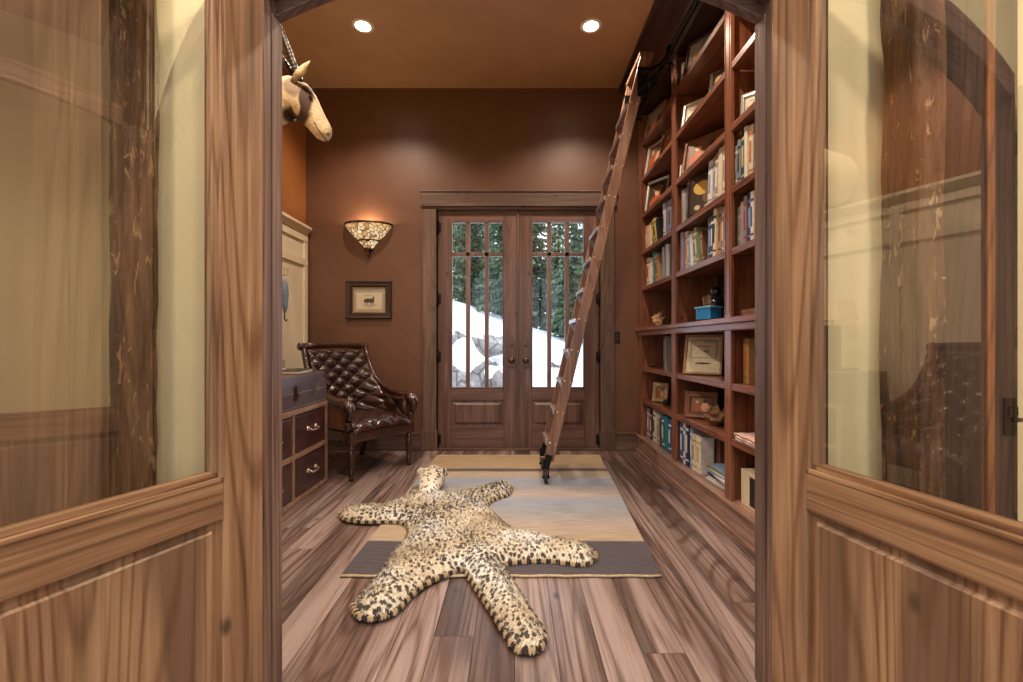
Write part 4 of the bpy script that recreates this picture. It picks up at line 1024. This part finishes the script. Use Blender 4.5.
# ------------------------------------------------------------------ books
BC = {}
def bcol(name, rgb, rough=.45):
    if name not in BC: BC[name] = plain('cloth_' + name.replace(' ', '_'), srgb(*rgb), rough, nz=.18, nscale=30)
    return BC[name]
PG = plain('paper_edges', srgb(222, 208, 182), .8, nz=.12, nscale=80, stretch=(1, 1, 1))
COL = {'cream': (224, 210, 180), 'white': (226, 224, 220), 'grey': (150, 146, 146), 'pale grey': (188, 184, 182), 'navy': (38, 48, 84), 'blue': (58, 92, 142), 'pale blue': (130, 158, 190), 'teal': (34, 122, 132), 'dark green': (34, 74, 60), 'green': (96, 122, 78), 'olive': (134, 130, 74), 'maroon': (98, 34, 34), 'red': (168, 44, 44), 'tan': (180, 142, 96), 'brown': (104, 68, 46), 'orange': (196, 112, 60), 'black': (36, 32, 34), 'mauve': (142, 126, 146), 'yellow': (206, 182, 96), 'peach': (214, 170, 142)}
SHF = {0: 1.238, 1: 1.64, 2: 1.995, 3: 2.36, 4: 2.72, 5: 3.07, -1: .855, -2: .535, -3: .171}
SN = {0: 'the counter ledge', 1: 'the shelf just above the ledge', 2: 'the second shelf above the ledge', 3: 'the third shelf above the ledge', 4: 'the fourth shelf above the ledge', 5: 'the top shelf', -1: 'the upper shelf below the ledge', -2: 'the lower shelf below the ledge', -3: 'the bottom of the bookcase'}
BN = {'F': 'far bay', 'M': 'middle bay', 'N': 'near bay'}
def yat(u, x): return x * F / (u - CX)
ORD = ['first', 'second', 'third', 'fourth', 'fifth', 'sixth', 'seventh', 'eighth', 'ninth', 'tenth', 'eleventh', 'twelfth', 'thirteenth', 'fourteenth', 'fifteenth', 'sixteenth']
def book_mesh(loc, th, h, dp, color, accent, label, group, lean=0, rotz=0, spine_x=0):
    """spine faces -x, thickness along y (towards the camera), height z"""
    t = thing('book', label, 'book', loc, rotz, group); t.rotation_euler = (lean, 0, rotz)
    c = .0025; a = MB()
    a.box(.004, dp, -th, -th + c, 0, h); a.box(.004, dp, -c, 0, 0, h)
    pr_ = [(.004 - .005 * math.sin(PI * k / 6), -th / 2 + (th / 2) * math.cos(PI * k / 6)) for k in range(7)] + [(.0065, -th), (.0065, 0)]
    a.prism(pr_[:7] + [(.007, -th + .0005), (.007, -.0005)], 0, h, 'Z')
    for (z0, z1) in ((.80, .86), (.12, .16)) if accent else ():
        a.prism([(x - .0008, y) for (x, y) in pr_[:7]] + [(.005, -th), (.005, 0)], h * z0, h * z1, 'Z', mi=1)
    if accent: a.box(-.0022, .0, -th * .72, -th * .28, h * .3, h * .7, mi=1)
    a.build('cover', [bcol(color, COL[color]), bcol(accent or 'cream', COL[accent or 'cream'])], t)
    a = MB(); a.box(.006, dp - .004, -th + c, -c, .003, h - .003); a.build('pages', PG, t)
    return t
RC = {}
SL = {1: 'first shelf above the ledge', 2: 'second shelf above the ledge', -3: 'bottom shelf', -1: 'shelf under the ledge'}
def row(bay, lv, u0, items, sx=1.285, u1=None):
    """items far to near: (colour, accent, thickness, height, lean deg)"""
    y = yat(u0, sx); z = SHF[lv] + .001
    if u1:
        k_ = max(.8, min(2.0, (y - yat(u1, sx)) / sum(i_[2] + .003 for i_ in items)))
        items = [(i_[0], i_[1], i_[2] * k_, i_[3], i_[4]) for i_ in items]
    for i, (c, ac, th, h, ln2) in enumerate(items):
        o = R(ln2)
        if ln2 > 0: off = 0
        k_ = RC.get((bay, lv), 0); RC[(bay, lv)] = k_ + 1
        lab = '%s book, %s from the far end, %s, %s' % (c, ORD[k_], SL[lv], BN[bay])
        zz = z + (abs(math.sin(o)) * th if o > 0 else 0)
        book_mesh((sx + random.uniform(0, .02), y, zz), th, h, random.uniform(.17, .23), c, ac, lab, 'books on %s in the %s' % (SN[lv], BN[bay]), o)
        nx_ = R(items[i + 1][4]) if i + 1 < len(items) else 0
        y -= th / math.cos(o) + .002 + max(0, (math.tan(o) - math.tan(nx_)) * h * .9)
row('F', 1, 645.5, [('cream', 'red', .05, .27, 0), ('white', None, .03, .25, -6), ('olive', 'cream', .03, .24, -6), ('teal', None, .02, .29, -6), ('tan', 'brown', .04, .25, -8)], u1=660)
row('F', 1, 661.5, [('grey', None, .05, .28, 0), ('mauve', 'grey', .05, .29, 0), ('pale grey', None, .05, .28, 0), ('black', None, .04, .27, 0)], u1=669.8)
row('F', 2, 643.5, [('peach', 'cream', .06, .24, 0), ('cream', None, .03, .25, -5), ('green', 'yellow', .04, .25, -12), ('yellow', 'black', .04, .24, -14), ('black', None, .03, .22, -18)], u1=659)
row('F', 2, 662.5, [('white', 'blue', .03, .30, -3), ('mauve', None, .05, .30, 0), ('pale blue', 'brown', .05, .29, 0)], u1=669.8)
row('M', 1, 679.8, [('mauve', None, .05, .30, 0), ('peach', 'orange', .045, .29, 0), ('pale blue', 'cream', .03, .26, -3), ('white', None, .03, .25, -5), ('pale grey', 'blue', .04, .25, -6), ('olive', 'cream', .035, .27, -10), ('green', None, .02, .24, -12), ('brown', 'tan', .03, .23, -12)], u1=700)
row('M', 1, 704, [('mauve', 'navy', .03, .28, 3), ('navy', 'pale blue', .04, .28, 3), ('navy', 'white', .03, .28, 2), ('cream', 'black', .035, .31, 3), ('tan', 'brown', .035, .31, 3), ('mauve', 'cream', .03, .30, 2), ('white', 'blue', .035, .29, 0)], u1=724)
row('M', 2, 679.8, [('pale grey', None, .06, .27, 0), ('mauve', 'grey', .06, .27, 0), ('white', 'pale blue', .02, .29, 0), ('black', None, .025, .27, 0)])
row('M', 2, 705, [('white', 'pale blue', .05, .30, 4), ('pale grey', 'grey', .045, .30, 4), ('grey', 'white', .045, .305, 4), ('cream', None, .045, .31, 3), ('white', 'grey', .03, .312, 1)], u1=724)
row('N', 2, 732.8, [('grey', 'white', .045, .24, 0), ('pale blue', 'black', .03, .26, 0), ('dark green', 'yellow', .045, .30, 0), ('white', None, .03, .30, 0), ('cream', 'orange', .04, .29, 0), ('mauve', 'navy', .05, .29, 0), ('grey', None, .05, .28, 0), ('red', 'cream', .05, .28, 0)])
row('N', 1, 733.5, [('pale grey', 'grey', .07, .24, 0), ('grey', None, .03, .25, 0), ('mauve', 'red', .03, .27, 0), ('navy', 'pale blue', .05, .28, 0), ('white', 'blue', .03, .27, 0), ('cream', None, .04, .27, 0), ('blue', None, .05, .26, 0)])
row('F', -3, 645.6, [('mauve', 'white', .05, .28, 0), ('black', 'cream', .04, .27, -3), ('white', 'brown', .05, .29, 0), ('cream', None, .04, .28, 0), ('pale grey', 'grey', .05, .27, -3), ('brown', None, .04, .25, -3), ('teal', 'white', .04, .29, -4), ('teal', None, .05, .29, -3), ('blue', 'white', .04, .28, 0)], u1=669.8)
row('M', -3, 679.8, [('blue', 'white', .035, .31, 0), ('white', 'blue', .03, .32, 0), ('navy', 'white', .035, .33, 0), ('pale blue', 'white', .03, .30, 0), ('cream', 'tan', .04, .26, 0), ('white', 'yellow', .05, .26, 2)], u1=700)
row('M', -3, 700.5, [('green', 'cream', .05, .27, 0), ('maroon', 'black', .05, .26, 0), ('maroon', None, .05, .25, 0), ('black', 'maroon', .06, .25, 0), ('brown', 'maroon', .06, .25, 0)], 1.38)
row('N', -1, 742.6, [('tan', 'orange', .06, .26, 0)], 1.33)
row('M', -1, 724, [('brown', 'tan', .03, .24, 0)], 1.33)
row('F', -1, 662, [('brown', 'mauve', .04, .27, 0), ('grey', None, .02, .29, 0)])
# flat stack of magazines at the bottom of the middle bay
FL = [('grey', .30, .012), ('white', .29, .014), ('pale grey', .28, .016), ('navy', .30, .012), ('white', .27, .016), ('pale blue', .29, .012), ('white', .27, .012), ('olive', .26, .014), ('pale blue', .25, .010)]
z = .173
for i, (c, L_, th) in enumerate(FL):
    t = thing('magazine', '%s magazine, %s from the bottom of the flat pile in the bookcase' % (c, ORD[i]), 'magazine', (1.29, 2.90, z), R(random.uniform(-7, 7)), 'magazines in the flat pile')
    a = MB(); a.box(0, .20, -L_ / 2, L_ / 2, 0, .0015); a.box(0, .20, -L_ / 2, L_ / 2, th - .0025, th - .001); a.box(-.001, .0015, -L_ / 2, L_ / 2, 0, th - .001)
    a.build('cover', bcol(c, COL[c]), t)
    a = MB(); a.box(.0015, .198, -L_ / 2 + .002, L_ / 2 - .002, .0016, th - .0026); a.build('pages', PG, t)
    z += th

# ------------------------------------------------------------------ framed pictures on the shelves
def shelf_frame(u, lv, w_, h_, face, lean, fm, pic, label, x=1.34, b=.022, stand=True, y=None, roll=0):
    """face = yaw of the picture's look direction measured from -x towards the camera"""
    y = yat(u, x) if y is None else y
    t = thing('picture_frame', label, 'picture', (x, y, SHF[lv] + .004), 0, None)
    rot = Matrix.Rotation(face, 4, 'Z') @ Matrix.Rotation(-lean, 4, 'X')
    t.rotation_euler = rot.to_euler()
    def sh(a): a.v = [(p[0], p[1], p[2] + h_ / 2) for p in a.v]; return a
    a = MB(); quad_frame(a, w_, h_, b, .018); a.box(-w_ / 2 + .004, w_ / 2 - .004, -.002, .004, -h_ / 2 + .004, h_ / 2 - .004); sh(a).build('frame', fm, t)
    a = MB(); pic(a, w_ - 2 * b, h_ - 2 * b); sh(a).build('picture', PICM, t)
    a = MB(); a.box(-.02, .02, .004, .008, -h_ / 2 + .002, h_ / 2 - .03); sh(a).build('strut', fm, t)
    return t
PICM = [plain('pic_%d' % i, srgb(*c), .5, nz=.2, nscale=30) for i, c in enumerate([(206, 196, 170), (60, 46, 38), (170, 84, 48), (214, 160, 120), (120, 92, 70), (150, 150, 146), (30, 28, 30), (216, 178, 96)])]
def pb(a, w, h, mi, x0=-.5, x1=.5, z0=-.5, z1=.5, l=0): a.box(w * x0, w * x1, -.0055 - l * .0012, -.002, h * z0, h * z1, mi)
def disc(a, w, h, cx, cz, rx, rz_, mi, l): a.prism([(w * cx + w * rx * math.cos(2 * PI * k / 16), h * cz + h * rz_ * math.sin(2 * PI * k / 16)) for k in range(16)], -.0055 - l * .0012, -.002, 'Y', mi)
def pic_portrait(a, w, h): pb(a, w, h, 1); disc(a, w, h, 0, -.35, .42, .3, 2, 1); disc(a, w, h, 0, .08, .16, .17, 3, 2); disc(a, w, h, 0, .24, .3, .12, 4, 3)
def pic_people(a, w, h): pb(a, w, h, 4); disc(a, w, h, -.2, -.2, .22, .3, 2, 1); disc(a, w, h, .2, -.15, .2, .32, 3, 1); disc(a, w, h, -.18, .2, .09, .1, 3, 2); disc(a, w, h, .18, .25, .09, .1, 1, 2)
def pic_cert(a, w, h): pb(a, w, h, 0); pb(a, w, h, 5, -.4, .4, -.1, .42, 1); pb(a, w, h, 0, -.36, .36, -.08, .38, 2); disc(a, w, h, 0, -.25, .24, .03, 1, 1); disc(a, w, h, .1, .1, .09, .05, 5, 3); pb(a, w, h, 4, -.2, .2, .22, .24, 3)
def pic_dark(a, w, h): pb(a, w, h, 1); disc(a, w, h, -.1, .2, .3, .2, 7, 1); disc(a, w, h, .15, -.1, .25, .18, 4, 1); disc(a, w, h, -.25, -.35, .09, .07, 0, 2); disc(a, w, h, .05, -.35, .08, .06, 0, 2); disc(a, w, h, .3, -.33, .08, .06, 0, 2)
def pic_land(a, w, h): pb(a, w, h, 5); pb(a, w, h, 4, -.5, .5, -.5, -.05, 1); disc(a, w, h, 0, -.1, .3, .2, 3, 2); disc(a, w, h, .2, 0, .12, .2, 2, 3)
G = M['gold']; SV = plain('silver_frame', srgb(206, 204, 200), .3, .6); BRF = plain('walnut_frame', srgb(120, 68, 40), .4, nz=.3); DK = M['frame']
FACE = R(-62)   # turned towards the doorway
shelf_frame(649, 5, .32, .25, R(-76), R(12), G, pic_land, 'gold framed picture on the top shelf of the far bay', 1.315, y=4.29)
shelf_frame(649, 4, .26, .28, R(-72), R(10), SV, pic_people, 'white edged photo frame on the fourth shelf of the far bay', 1.32, y=4.32)
shelf_frame(662, 4, .26, .26, R(-72), R(12), BRF, pic_people, 'brown framed photo of two figures on the fourth shelf of the far bay', 1.34, y=3.95)
shelf_frame(655, 3, .26, .29, R(-60), R(10), SV, pic_portrait, 'silver framed head and shoulders portrait on the third shelf of the far bay', 1.34, y=4.31)
shelf_frame(699, 5, .26, .26, R(-58), R(14), DK, pic_land, 'black framed photo standing on the top shelf of the middle bay', 1.33)
shelf_frame(689, 5, .12, .16, R(-40), R(10), SV, pic_cert, 'small pale framed card on the top shelf of the middle bay', 1.32)
shelf_frame(692, 4, .17, .20, R(-50), R(12), SV, pic_cert, 'pale framed note on the fourth shelf of the middle bay', 1.34)
shelf_frame(719, 4, .14, .20, R(-50), R(12), DK, pic_dark, 'small dark picture by the near end of the fourth shelf, middle bay', 1.36)
shelf_frame(703, 3, .34, .25, R(-55), R(12), BRF, pic_people, 'reddish family photo in a wooden frame on the third shelf', 1.37)
shelf_frame(686, 3, .10, .12, R(-40), R(12), SV, pic_cert, 'tiny cream framed card in front of the reddish family photo', 1.33)
shelf_frame(695, 2, .26, .28, R(-50), R(6), DK, pic_dark, 'dark golden picture leaning between books on the second shelf', 1.335, y=3.185, b=.012)
shelf_frame(752, 3, .12, .15, R(-45), R(8), SV, pic_cert, 'small white framed picture in the near bay beside the door frame', 1.34)
shelf_frame(702, -1, .27, .30, R(-38), R(16), plain('pale_wood_frame', srgb(166, 130, 96), .4, nz=.2), pic_cert, 'large certificate in a pale frame leaning below the counter ledge', 1.36, b=.018)
shelf_frame(700.5, -2, .23, .195, R(-32), R(14), BRF, pic_people, 'small photo in a wide brown wooden frame below the certificate', 1.36, b=.045)
shelf_frame(660, -2, .15, .18, R(-45), R(10), plain('carved_cream_frame', srgb(196, 168, 124), .6, nz=.4, nscale=60, bmp=.5), pic_people, 'carved cream photo frame on the lower shelf of the far bay', 1.36, b=.035)

# ------------------------------------------------------------------ ornaments
M['driftc'] = plain('pale_driftwood', srgb(196, 156, 112), .7, nz=.45, nscale=18, bmp=.5)
M['driftd'] = plain('brown_driftwood', srgb(140, 98, 66), .65, nz=.6, nscale=18, bmp=.5)
def drift(u, lv, sx, sy, sz, mat, label, seed, x=1.36, name='driftwood', cat='driftwood'):
    rg_ = random.Random(seed); y = yat(u, x); t = thing(name, label, cat, (x, y, SHF[lv] + .001))
    a = MB(); n_ = 18; rs = []
    for i in range(1, n_):
        th = PI * i / n_; ring = []
        for k in range(24):
            ph = 2 * PI * k / 24; d = Vector((math.sin(th) * math.cos(ph), math.sin(th) * math.sin(ph), math.cos(th)))
            f_ = 1 + .55 * noise.noise(d * 1.9 + Vector((seed, 0, 0))) + .25 * noise.noise(d * 5 + Vector((0, seed, 0)))
            ring.append((d.x * sx * f_, d.y * sy * f_, max(.0, sz + d.z * sz * f_)))
        rs.append(ring)
    a.rings(rs); a.build('body', mat, t)
    for q in range(5):
        a = MB(); an = rg_.uniform(0, 6.28); p = Vector((math.cos(an) * sx * .4, math.sin(an) * sy * .4, sz * rg_.uniform(.8, 1.5))); d = Vector((math.cos(an), math.sin(an), rg_.uniform(.2, 1))).normalized()
        pts = [p]
        for k in range(4): d = (d + Vector((rg_.uniform(-.5, .5), rg_.uniform(-.5, .5), rg_.uniform(-.3, .5)))).normalized(); pts.append(pts[-1] + d * sz * .35)
        a.tube(pts, [sz * .22, sz * .18, sz * .13, sz * .09, sz * .02], 8); a.build('branch', mat, t)
    return t
drift(659, 0, .06, .07, .065, M['driftc'], 'pale carved wood figure on the counter ledge of the far bay', 3, name='carved_figure', cat='ornament')
drift(716, -2, .06, .085, .06, M['driftd'], 'gnarled driftwood beside the brown framed photo in the bookcase', 8)
drift(652, -1, .03, .035, .02, M['driftd'], 'small twisted root on the upper shelf below the ledge, far bay', 5, name='twisted_root', cat='ornament')
drift(666, -2, .03, .03, .022, plain('black_carving', srgb(52, 38, 32), .5), 'small dark carving beside the carved cream photo frame', 6, name='dark_carving', cat='ornament')
# turquoise box with coloured pencils and a black model on the ledge
x = 1.33; yb = yat(708.5, x)
t = thing('jewellery_box', 'bright turquoise painted chest on the counter ledge', 'box', (x, yb, SHF[0] + .001), R(20))
TQ = plain('turquoise_lacquer', srgb(44, 140, 214), .3, nz=.25, nscale=30, coat=.3)
a = MB(); a.box(-.048, .048, -.068, .068, .014, .088); a.box(-.05, .05, -.068, .068, .012, .02); a.build('case', TQ, t, .003)
a = MB(); a.box(-.056, .056, -.077, .077, .088, .100); a.build('lid', plain('pale_turquoise', srgb(112, 180, 224), .3), t, .003)
a = MB()
for sx in (-.04, .04):
    for sy in (-.058, .058): a.ball((sx, sy, .008), .009, 6)
a.build('feet', plain('red_lacquer', srgb(150, 50, 44), .35), t)
a = MB(); a.lathe([(0, -.003), (.02, -.002), (.022, 0)], (-.045, 0, .05), 14, 'X'); a.build('medallion', plain('navy_enamel', srgb(28, 44, 84), .3), t)
t = thing('pencil_fan', 'bunch of coloured pencils behind the turquoise chest', 'pencils', (1.43, 3.39, SHF[0] + .001))
for k, c in enumerate(('yellow', 'orange', 'teal', 'tan', 'red', 'olive', 'cream')):
    a = MB(); an = (k - 3) * .11; a.tube([(0, k * .006 - .02, .06), (.0, k * .006 - .02 + math.sin(an) * .14, .06 + math.cos(an) * .14)], .004, 6); a.tube([(0, k * .006 - .02 + math.sin(an) * .14, .06 + math.cos(an) * .14), (0, k * .006 - .02 + math.sin(an) * .155, .06 + math.cos(an) * .155)], [.004, .0005], 6); a.build('pencil', bcol(c, COL[c]), t)
a = MB(); a.lathe([(.0, 0), (.026, 0), (.03, .07), (.026, .07), (.022, .01)], n=14); a.build('cup', M['black'], t)
t = thing('black_figurine', 'black glossy figurine standing beside the turquoise chest', 'ornament', (1.46, yat(717, 1.46), SHF[0] + .001))
t.scale = (1.25, 1.25, 1.25)
GB = plain('gloss_black', srgb(28, 30, 38), .18, coat=.6)
a = MB(); a.lathe([(0, 0), (.045, 0), (.048, .02), (.03, .04), (.034, .07), (.044, .10), (.038, .13), (.022, .15), (.0, .155)], n=18); a.build('body', GB, t)
a = MB(); a.ball((0, .02, .18), .032, 8, sc=(.9, 1.2, .9)); a.tube([(0, .045, .185), (0, .075, .175), (0, .085, .165)], [.014, .01, .003], 8); a.build('head', GB, t)
for s_ in (-1, 1): a = MB(); a.tube([(0, s_ * .02, .12), (-.03, s_ * .045, .10), (-.045, s_ * .03, .06)], [.012, .01, .008], 8); a.build('arm', GB, t)
# near bay odds and ends
t = thing('low_tray', 'low brown wooden tray on the ledge in the near bay', 'tray', (1.36, 2.53, SHF[0] + .001))
a = MB(); a.box(-.06, .06, -.08, .08, 0, .008); a.build('base', M['driftd'], t)
a = MB(); a.box(-.06, -.054, -.08, .08, .008, .04); a.box(.054, .06, -.08, .08, .008, .04); a.box(-.054, .054, -.08, -.074, .008, .04); a.box(-.054, .054, .074, .08, .008, .04); a.build('rim', M['driftd'], t, .001)
t = thing('folded_cloth', 'folded pink and cream cloth on the lower shelf of the near bay', 'cloth', (1.345, 2.48, SHF[-2] + .001))
PK = [plain('pink_cloth', srgb(206, 168, 158), .8, nz=.25, nscale=30), plain('cream_cloth', srgb(222, 206, 186), .8, nz=.2, nscale=30)]
for k in range(3):
    a = MB(); vs = []; fs = []; nn = 14
    for zz in (0, .012):
        for j in range(nn + 1):
            for i in range(nn + 1): vs.append((-.085 + .17 * i / nn + .004 * math.sin(j + k), -.13 + .26 * j / nn + .004 * math.sin(i * 1.3 + k), k * .014 + zz + .002 * noise.noise(Vector((i * .6, j * .6, k))) * (1 if zz else 0)))
    n1_ = (nn + 1) ** 2
    for j in range(nn):
        for i in range(nn): q = j * (nn + 1) + i; fs += [(q, q + 1, q + nn + 2, q + nn + 1), (n1_ + q, n1_ + q + nn + 1, n1_ + q + nn + 2, n1_ + q + 1)]
    for i in range(nn):
        for (p_, q_) in ((i, i + 1), (nn * (nn + 1) + i, nn * (nn + 1) + i + 1), (i * (nn + 1), (i + 1) * (nn + 1)), (i * (nn + 1) + nn, (i + 1) * (nn + 1) + nn)): fs.append((p_, q_, n1_ + q_, n1_ + p_))
    a.add(vs, fs, 0, True); a.build('fold', PK[k % 2], t)
t = thing('slipcase', 'cream box file with a black end at the bottom of the near bay', 'box file', (1.30, yat(741, 1.30), SHF[-3] + .001))
a = MB(); a.box(0, .21, -.21, 0, 0, .20); a.build('case', plain('cream_board', srgb(220, 206, 176), .7, nz=.15), t, .003)
a = MB(); a.box(-.002, .19, -.213, -.2095, .01, .19); a.box(-.003, .0, -.19, -.10, .02, .18); a.build('end_panel', M['black'], t, .001)

# ------------------------------------------------------------------ outside
SNOW = plain('snow', srgb(238, 241, 248), .7, nz=.07, nscale=1.5, bmp=.2)
def gz(x, y):
    b = -.12 + max(0, y - 6.5) * .0
    s = max(0, min(1, (y - 6.8) / 7)); s = s * s * (3 - 2 * s)
    hgt = 1.86 - .34 * max(-5, min(3.5, x))
    z = -.12 + s * hgt + max(0, y - 14) * .03
    return z + .12 * noise.noise(Vector((x * .5, y * .5, 0))) + .06 * noise.noise(Vector((x * 1.8, y * 1.8, 5)))
a = MB(); nx, ny = 90, 90; vs = []; fs = []
for j in range(ny + 1):
    for i in range(nx + 1):
        x = -16 + 32 * i / nx; y = BACK + .2 + 32 * (j / ny) ** 1.3; vs.append((x, y, gz(x, y) if y > BACK + .25 else -.12))
for j in range(ny):
    for i in range(nx): q = j * (nx + 1) + i; fs.append((q, q + 1, q + nx + 2, q + nx + 1))
a.add(vs, fs, 0, True); struct(a.build('ground_snow', SNOW))
mk, nt, N, L, bs = nmat('granite')
tc = N.new('ShaderNodeTexCoord').outputs['Object']
n1 = noise_tex(N, L, tc, 4, 6, .7); vo = N.new('ShaderNodeTexVoronoi'); vo.feature = 'DISTANCE_TO_EDGE'; vo.inputs['Scale'].default_value = 2.2; L.new(tc, vo.inputs['Vector'])
cr_ = ramp(N, L, vo.outputs['Distance'], [(.0, (.25, .24, .24, 1)), (.06, (1, 1, 1, 1))])
L.new(mixc(N, L, 1.0, ramp(N, L, n1, [(.3, srgb(112, 106, 104)), (.55, srgb(156, 150, 146)), (.7, srgb(196, 192, 188))]), cr_, 'MULTIPLY'), bs.inputs['Base Color']); P(bs, Roughness=.85)
bump(N, L, bs, n1, .8, .06)
def boulder(u, v, d, sx, sy, sz, label, seed):
    p = px(u, v, d); t = thing('boulder', label, 'boulder', (p.x, p.y, p.z), 0, 'boulders on the snow bank')
    for (mat, grow, nm) in ((mk, 1.0, 'rock'), (SNOW, 1.0, 'snow_cap')):
        a = MB(); n_ = 20; rs = []
        for i in range(1, n_):
            th = PI * i / n_; ring = []
            for k in range(32):
                ph = 2 * PI * k / 32; dd = Vector((math.sin(th) * math.cos(ph), math.sin(th) * math.sin(ph), math.cos(th)))
                f_ = 1 + .35 * noise.noise(dd * 1.4 + Vector((seed, 0, 0))) + .12 * noise.noise(dd * 4 + Vector((0, seed, 0)))
                if nm == 'snow_cap':
                    sh_ = dd.z - .62 + .35 * noise.noise(dd * 2.2 + Vector((seed, 3, 0))); f_ *= 1 + max(-.03, min(.06, sh_ * .35))
                ring.append((dd.x * sx * f_, dd.y * sy * f_, dd.z * sz * f_))
            rs.append(ring)
        a.rings(rs); a.build(nm, mat, t)
boulder(464, 392, 8.8, .72, .55, .85, 'large grey boulder low behind the left door panes', 1)
boulder(497, 386, 7.6, .3, .35, .36, 'rounded grey boulder behind the left door handle', 2)
boulder(484, 345, 9.8, .52, .3, .26, 'flat snow topped rock higher on the bank', 5)
boulder(449, 346, 10.4, .40, .3, .42, 'grey rock at the outer edge of the left door glass', 4)
boulder(556, 368, 10, .18, .2, .16, 'small rock poking from the snow behind the right door', 7)
GN = [plain('needles_%d' % i, srgb(*c), .75, nz=.5, nscale=3) for i, c in enumerate([(92, 120, 84), (70, 92, 72), (128, 152, 112), (108, 118, 104)])]
BK = plain('conifer_bark', srgb(92, 74, 62), .9, nz=.4, nscale=8)
def conifer(seed, h):
    rg_ = random.Random(seed); t = thing('conifer', 'x', 'tree', (0, 0, 0), 0, 'conifers on the snowy bank behind the entry doors')
    a = MB(); a.tube([(0, 0, -.4), (0, 0, h * .5), (.02, 0, h)], [.13, .08, .015], 8); a.build('trunk', BK, t)
    a = MB(); z = .5; 
    while z < h:
        fr = 1 - (z / h); rad = (.2 + .85 * fr ** .8) * rg_.uniform(.8, 1.1); nbr = int(9 + 7 * fr)
        for k in range(nbr):
            an = 2 * PI * (k + rg_.random()) / nbr; L_ = rad * rg_.uniform(.7, 1.1); dr2 = Vector((math.cos(an), math.sin(an), 0)); sd = Vector((-dr2.y, dr2.x, 0))
            base_ = Vector((0, 0, z + rg_.uniform(-.1, .1)))
            # a drooping branch of needle sprays
            for q in range(6):
                f0 = .12 + q * .15; c = base_ + dr2 * L_ * f0 + Vector((0, 0, -.22 * L_ * f0 * f0)); wd = L_ * .26 * (1.1 - f0)
                for s_ in (-1, 1):
                    e = c + sd * s_ * wd * rg_.uniform(.7, 1.2) + dr2 * L_ * .16 + Vector((0, 0, rg_.uniform(-.12, .02)))
                    a.add([c, c + dr2 * L_ * .10 + Vector((0, 0, .03)), e, c + (e - c) * .5 + Vector((0, 0, -.07))], [(0, 1, 2), (0, 2, 3)], rg_.randrange(4))
        z += .22 + .05 * rg_.random()
    a.build('foliage', GN, t); return t
protos = [conifer(s, hh) for s, hh in ((1, 6.5), (2, 7.5), (3, 5.6))]
spots = []
rt = random.Random(21)
for r_i, d in enumerate((13.4, 15.4, 17.4, 19.6, 22)):
    k = -2.2 + (r_i % 2) * .9
    while k < 2.6 + r_i * .5:
        xx = k + rt.uniform(-.15, .15)
        spots.append((xx, d + rt.uniform(-.1, .1), rt.uniform(.8, 1.0)))
        k += 1.95
AD = ['tall', 'slender', 'broad', 'dense', 'loose', 'young', 'dark', 'pale', 'ragged', 'leaning', 'full', 'narrow']
RN = ['front', 'second', 'third', 'fourth', 'rearmost']
cnt = {}
for i, (x, y, s_) in enumerate(spots):
    rn = RN[min(4, max(0, int((y - 12.4) / 2.1)))]; cnt[rn] = cnt.get(rn, 0) + 1
    lab = 'green conifer in the %s row on the snow bank, %s tree from the left' % (rn, ORD[min(12, cnt[rn] - 1)])
    if i < 3:
        o = protos[i]; o.location = (x, y, gz(x, y) - .05); o['label'] = lab; o.scale = (s_, s_, s_)
    else:
        o = dup(protos[i % 3], (x, y, gz(x, y) - .05), rt.uniform(0, 6.28), lab, None, (s_, s_, s_))
p = px(459, 381, 6.6)
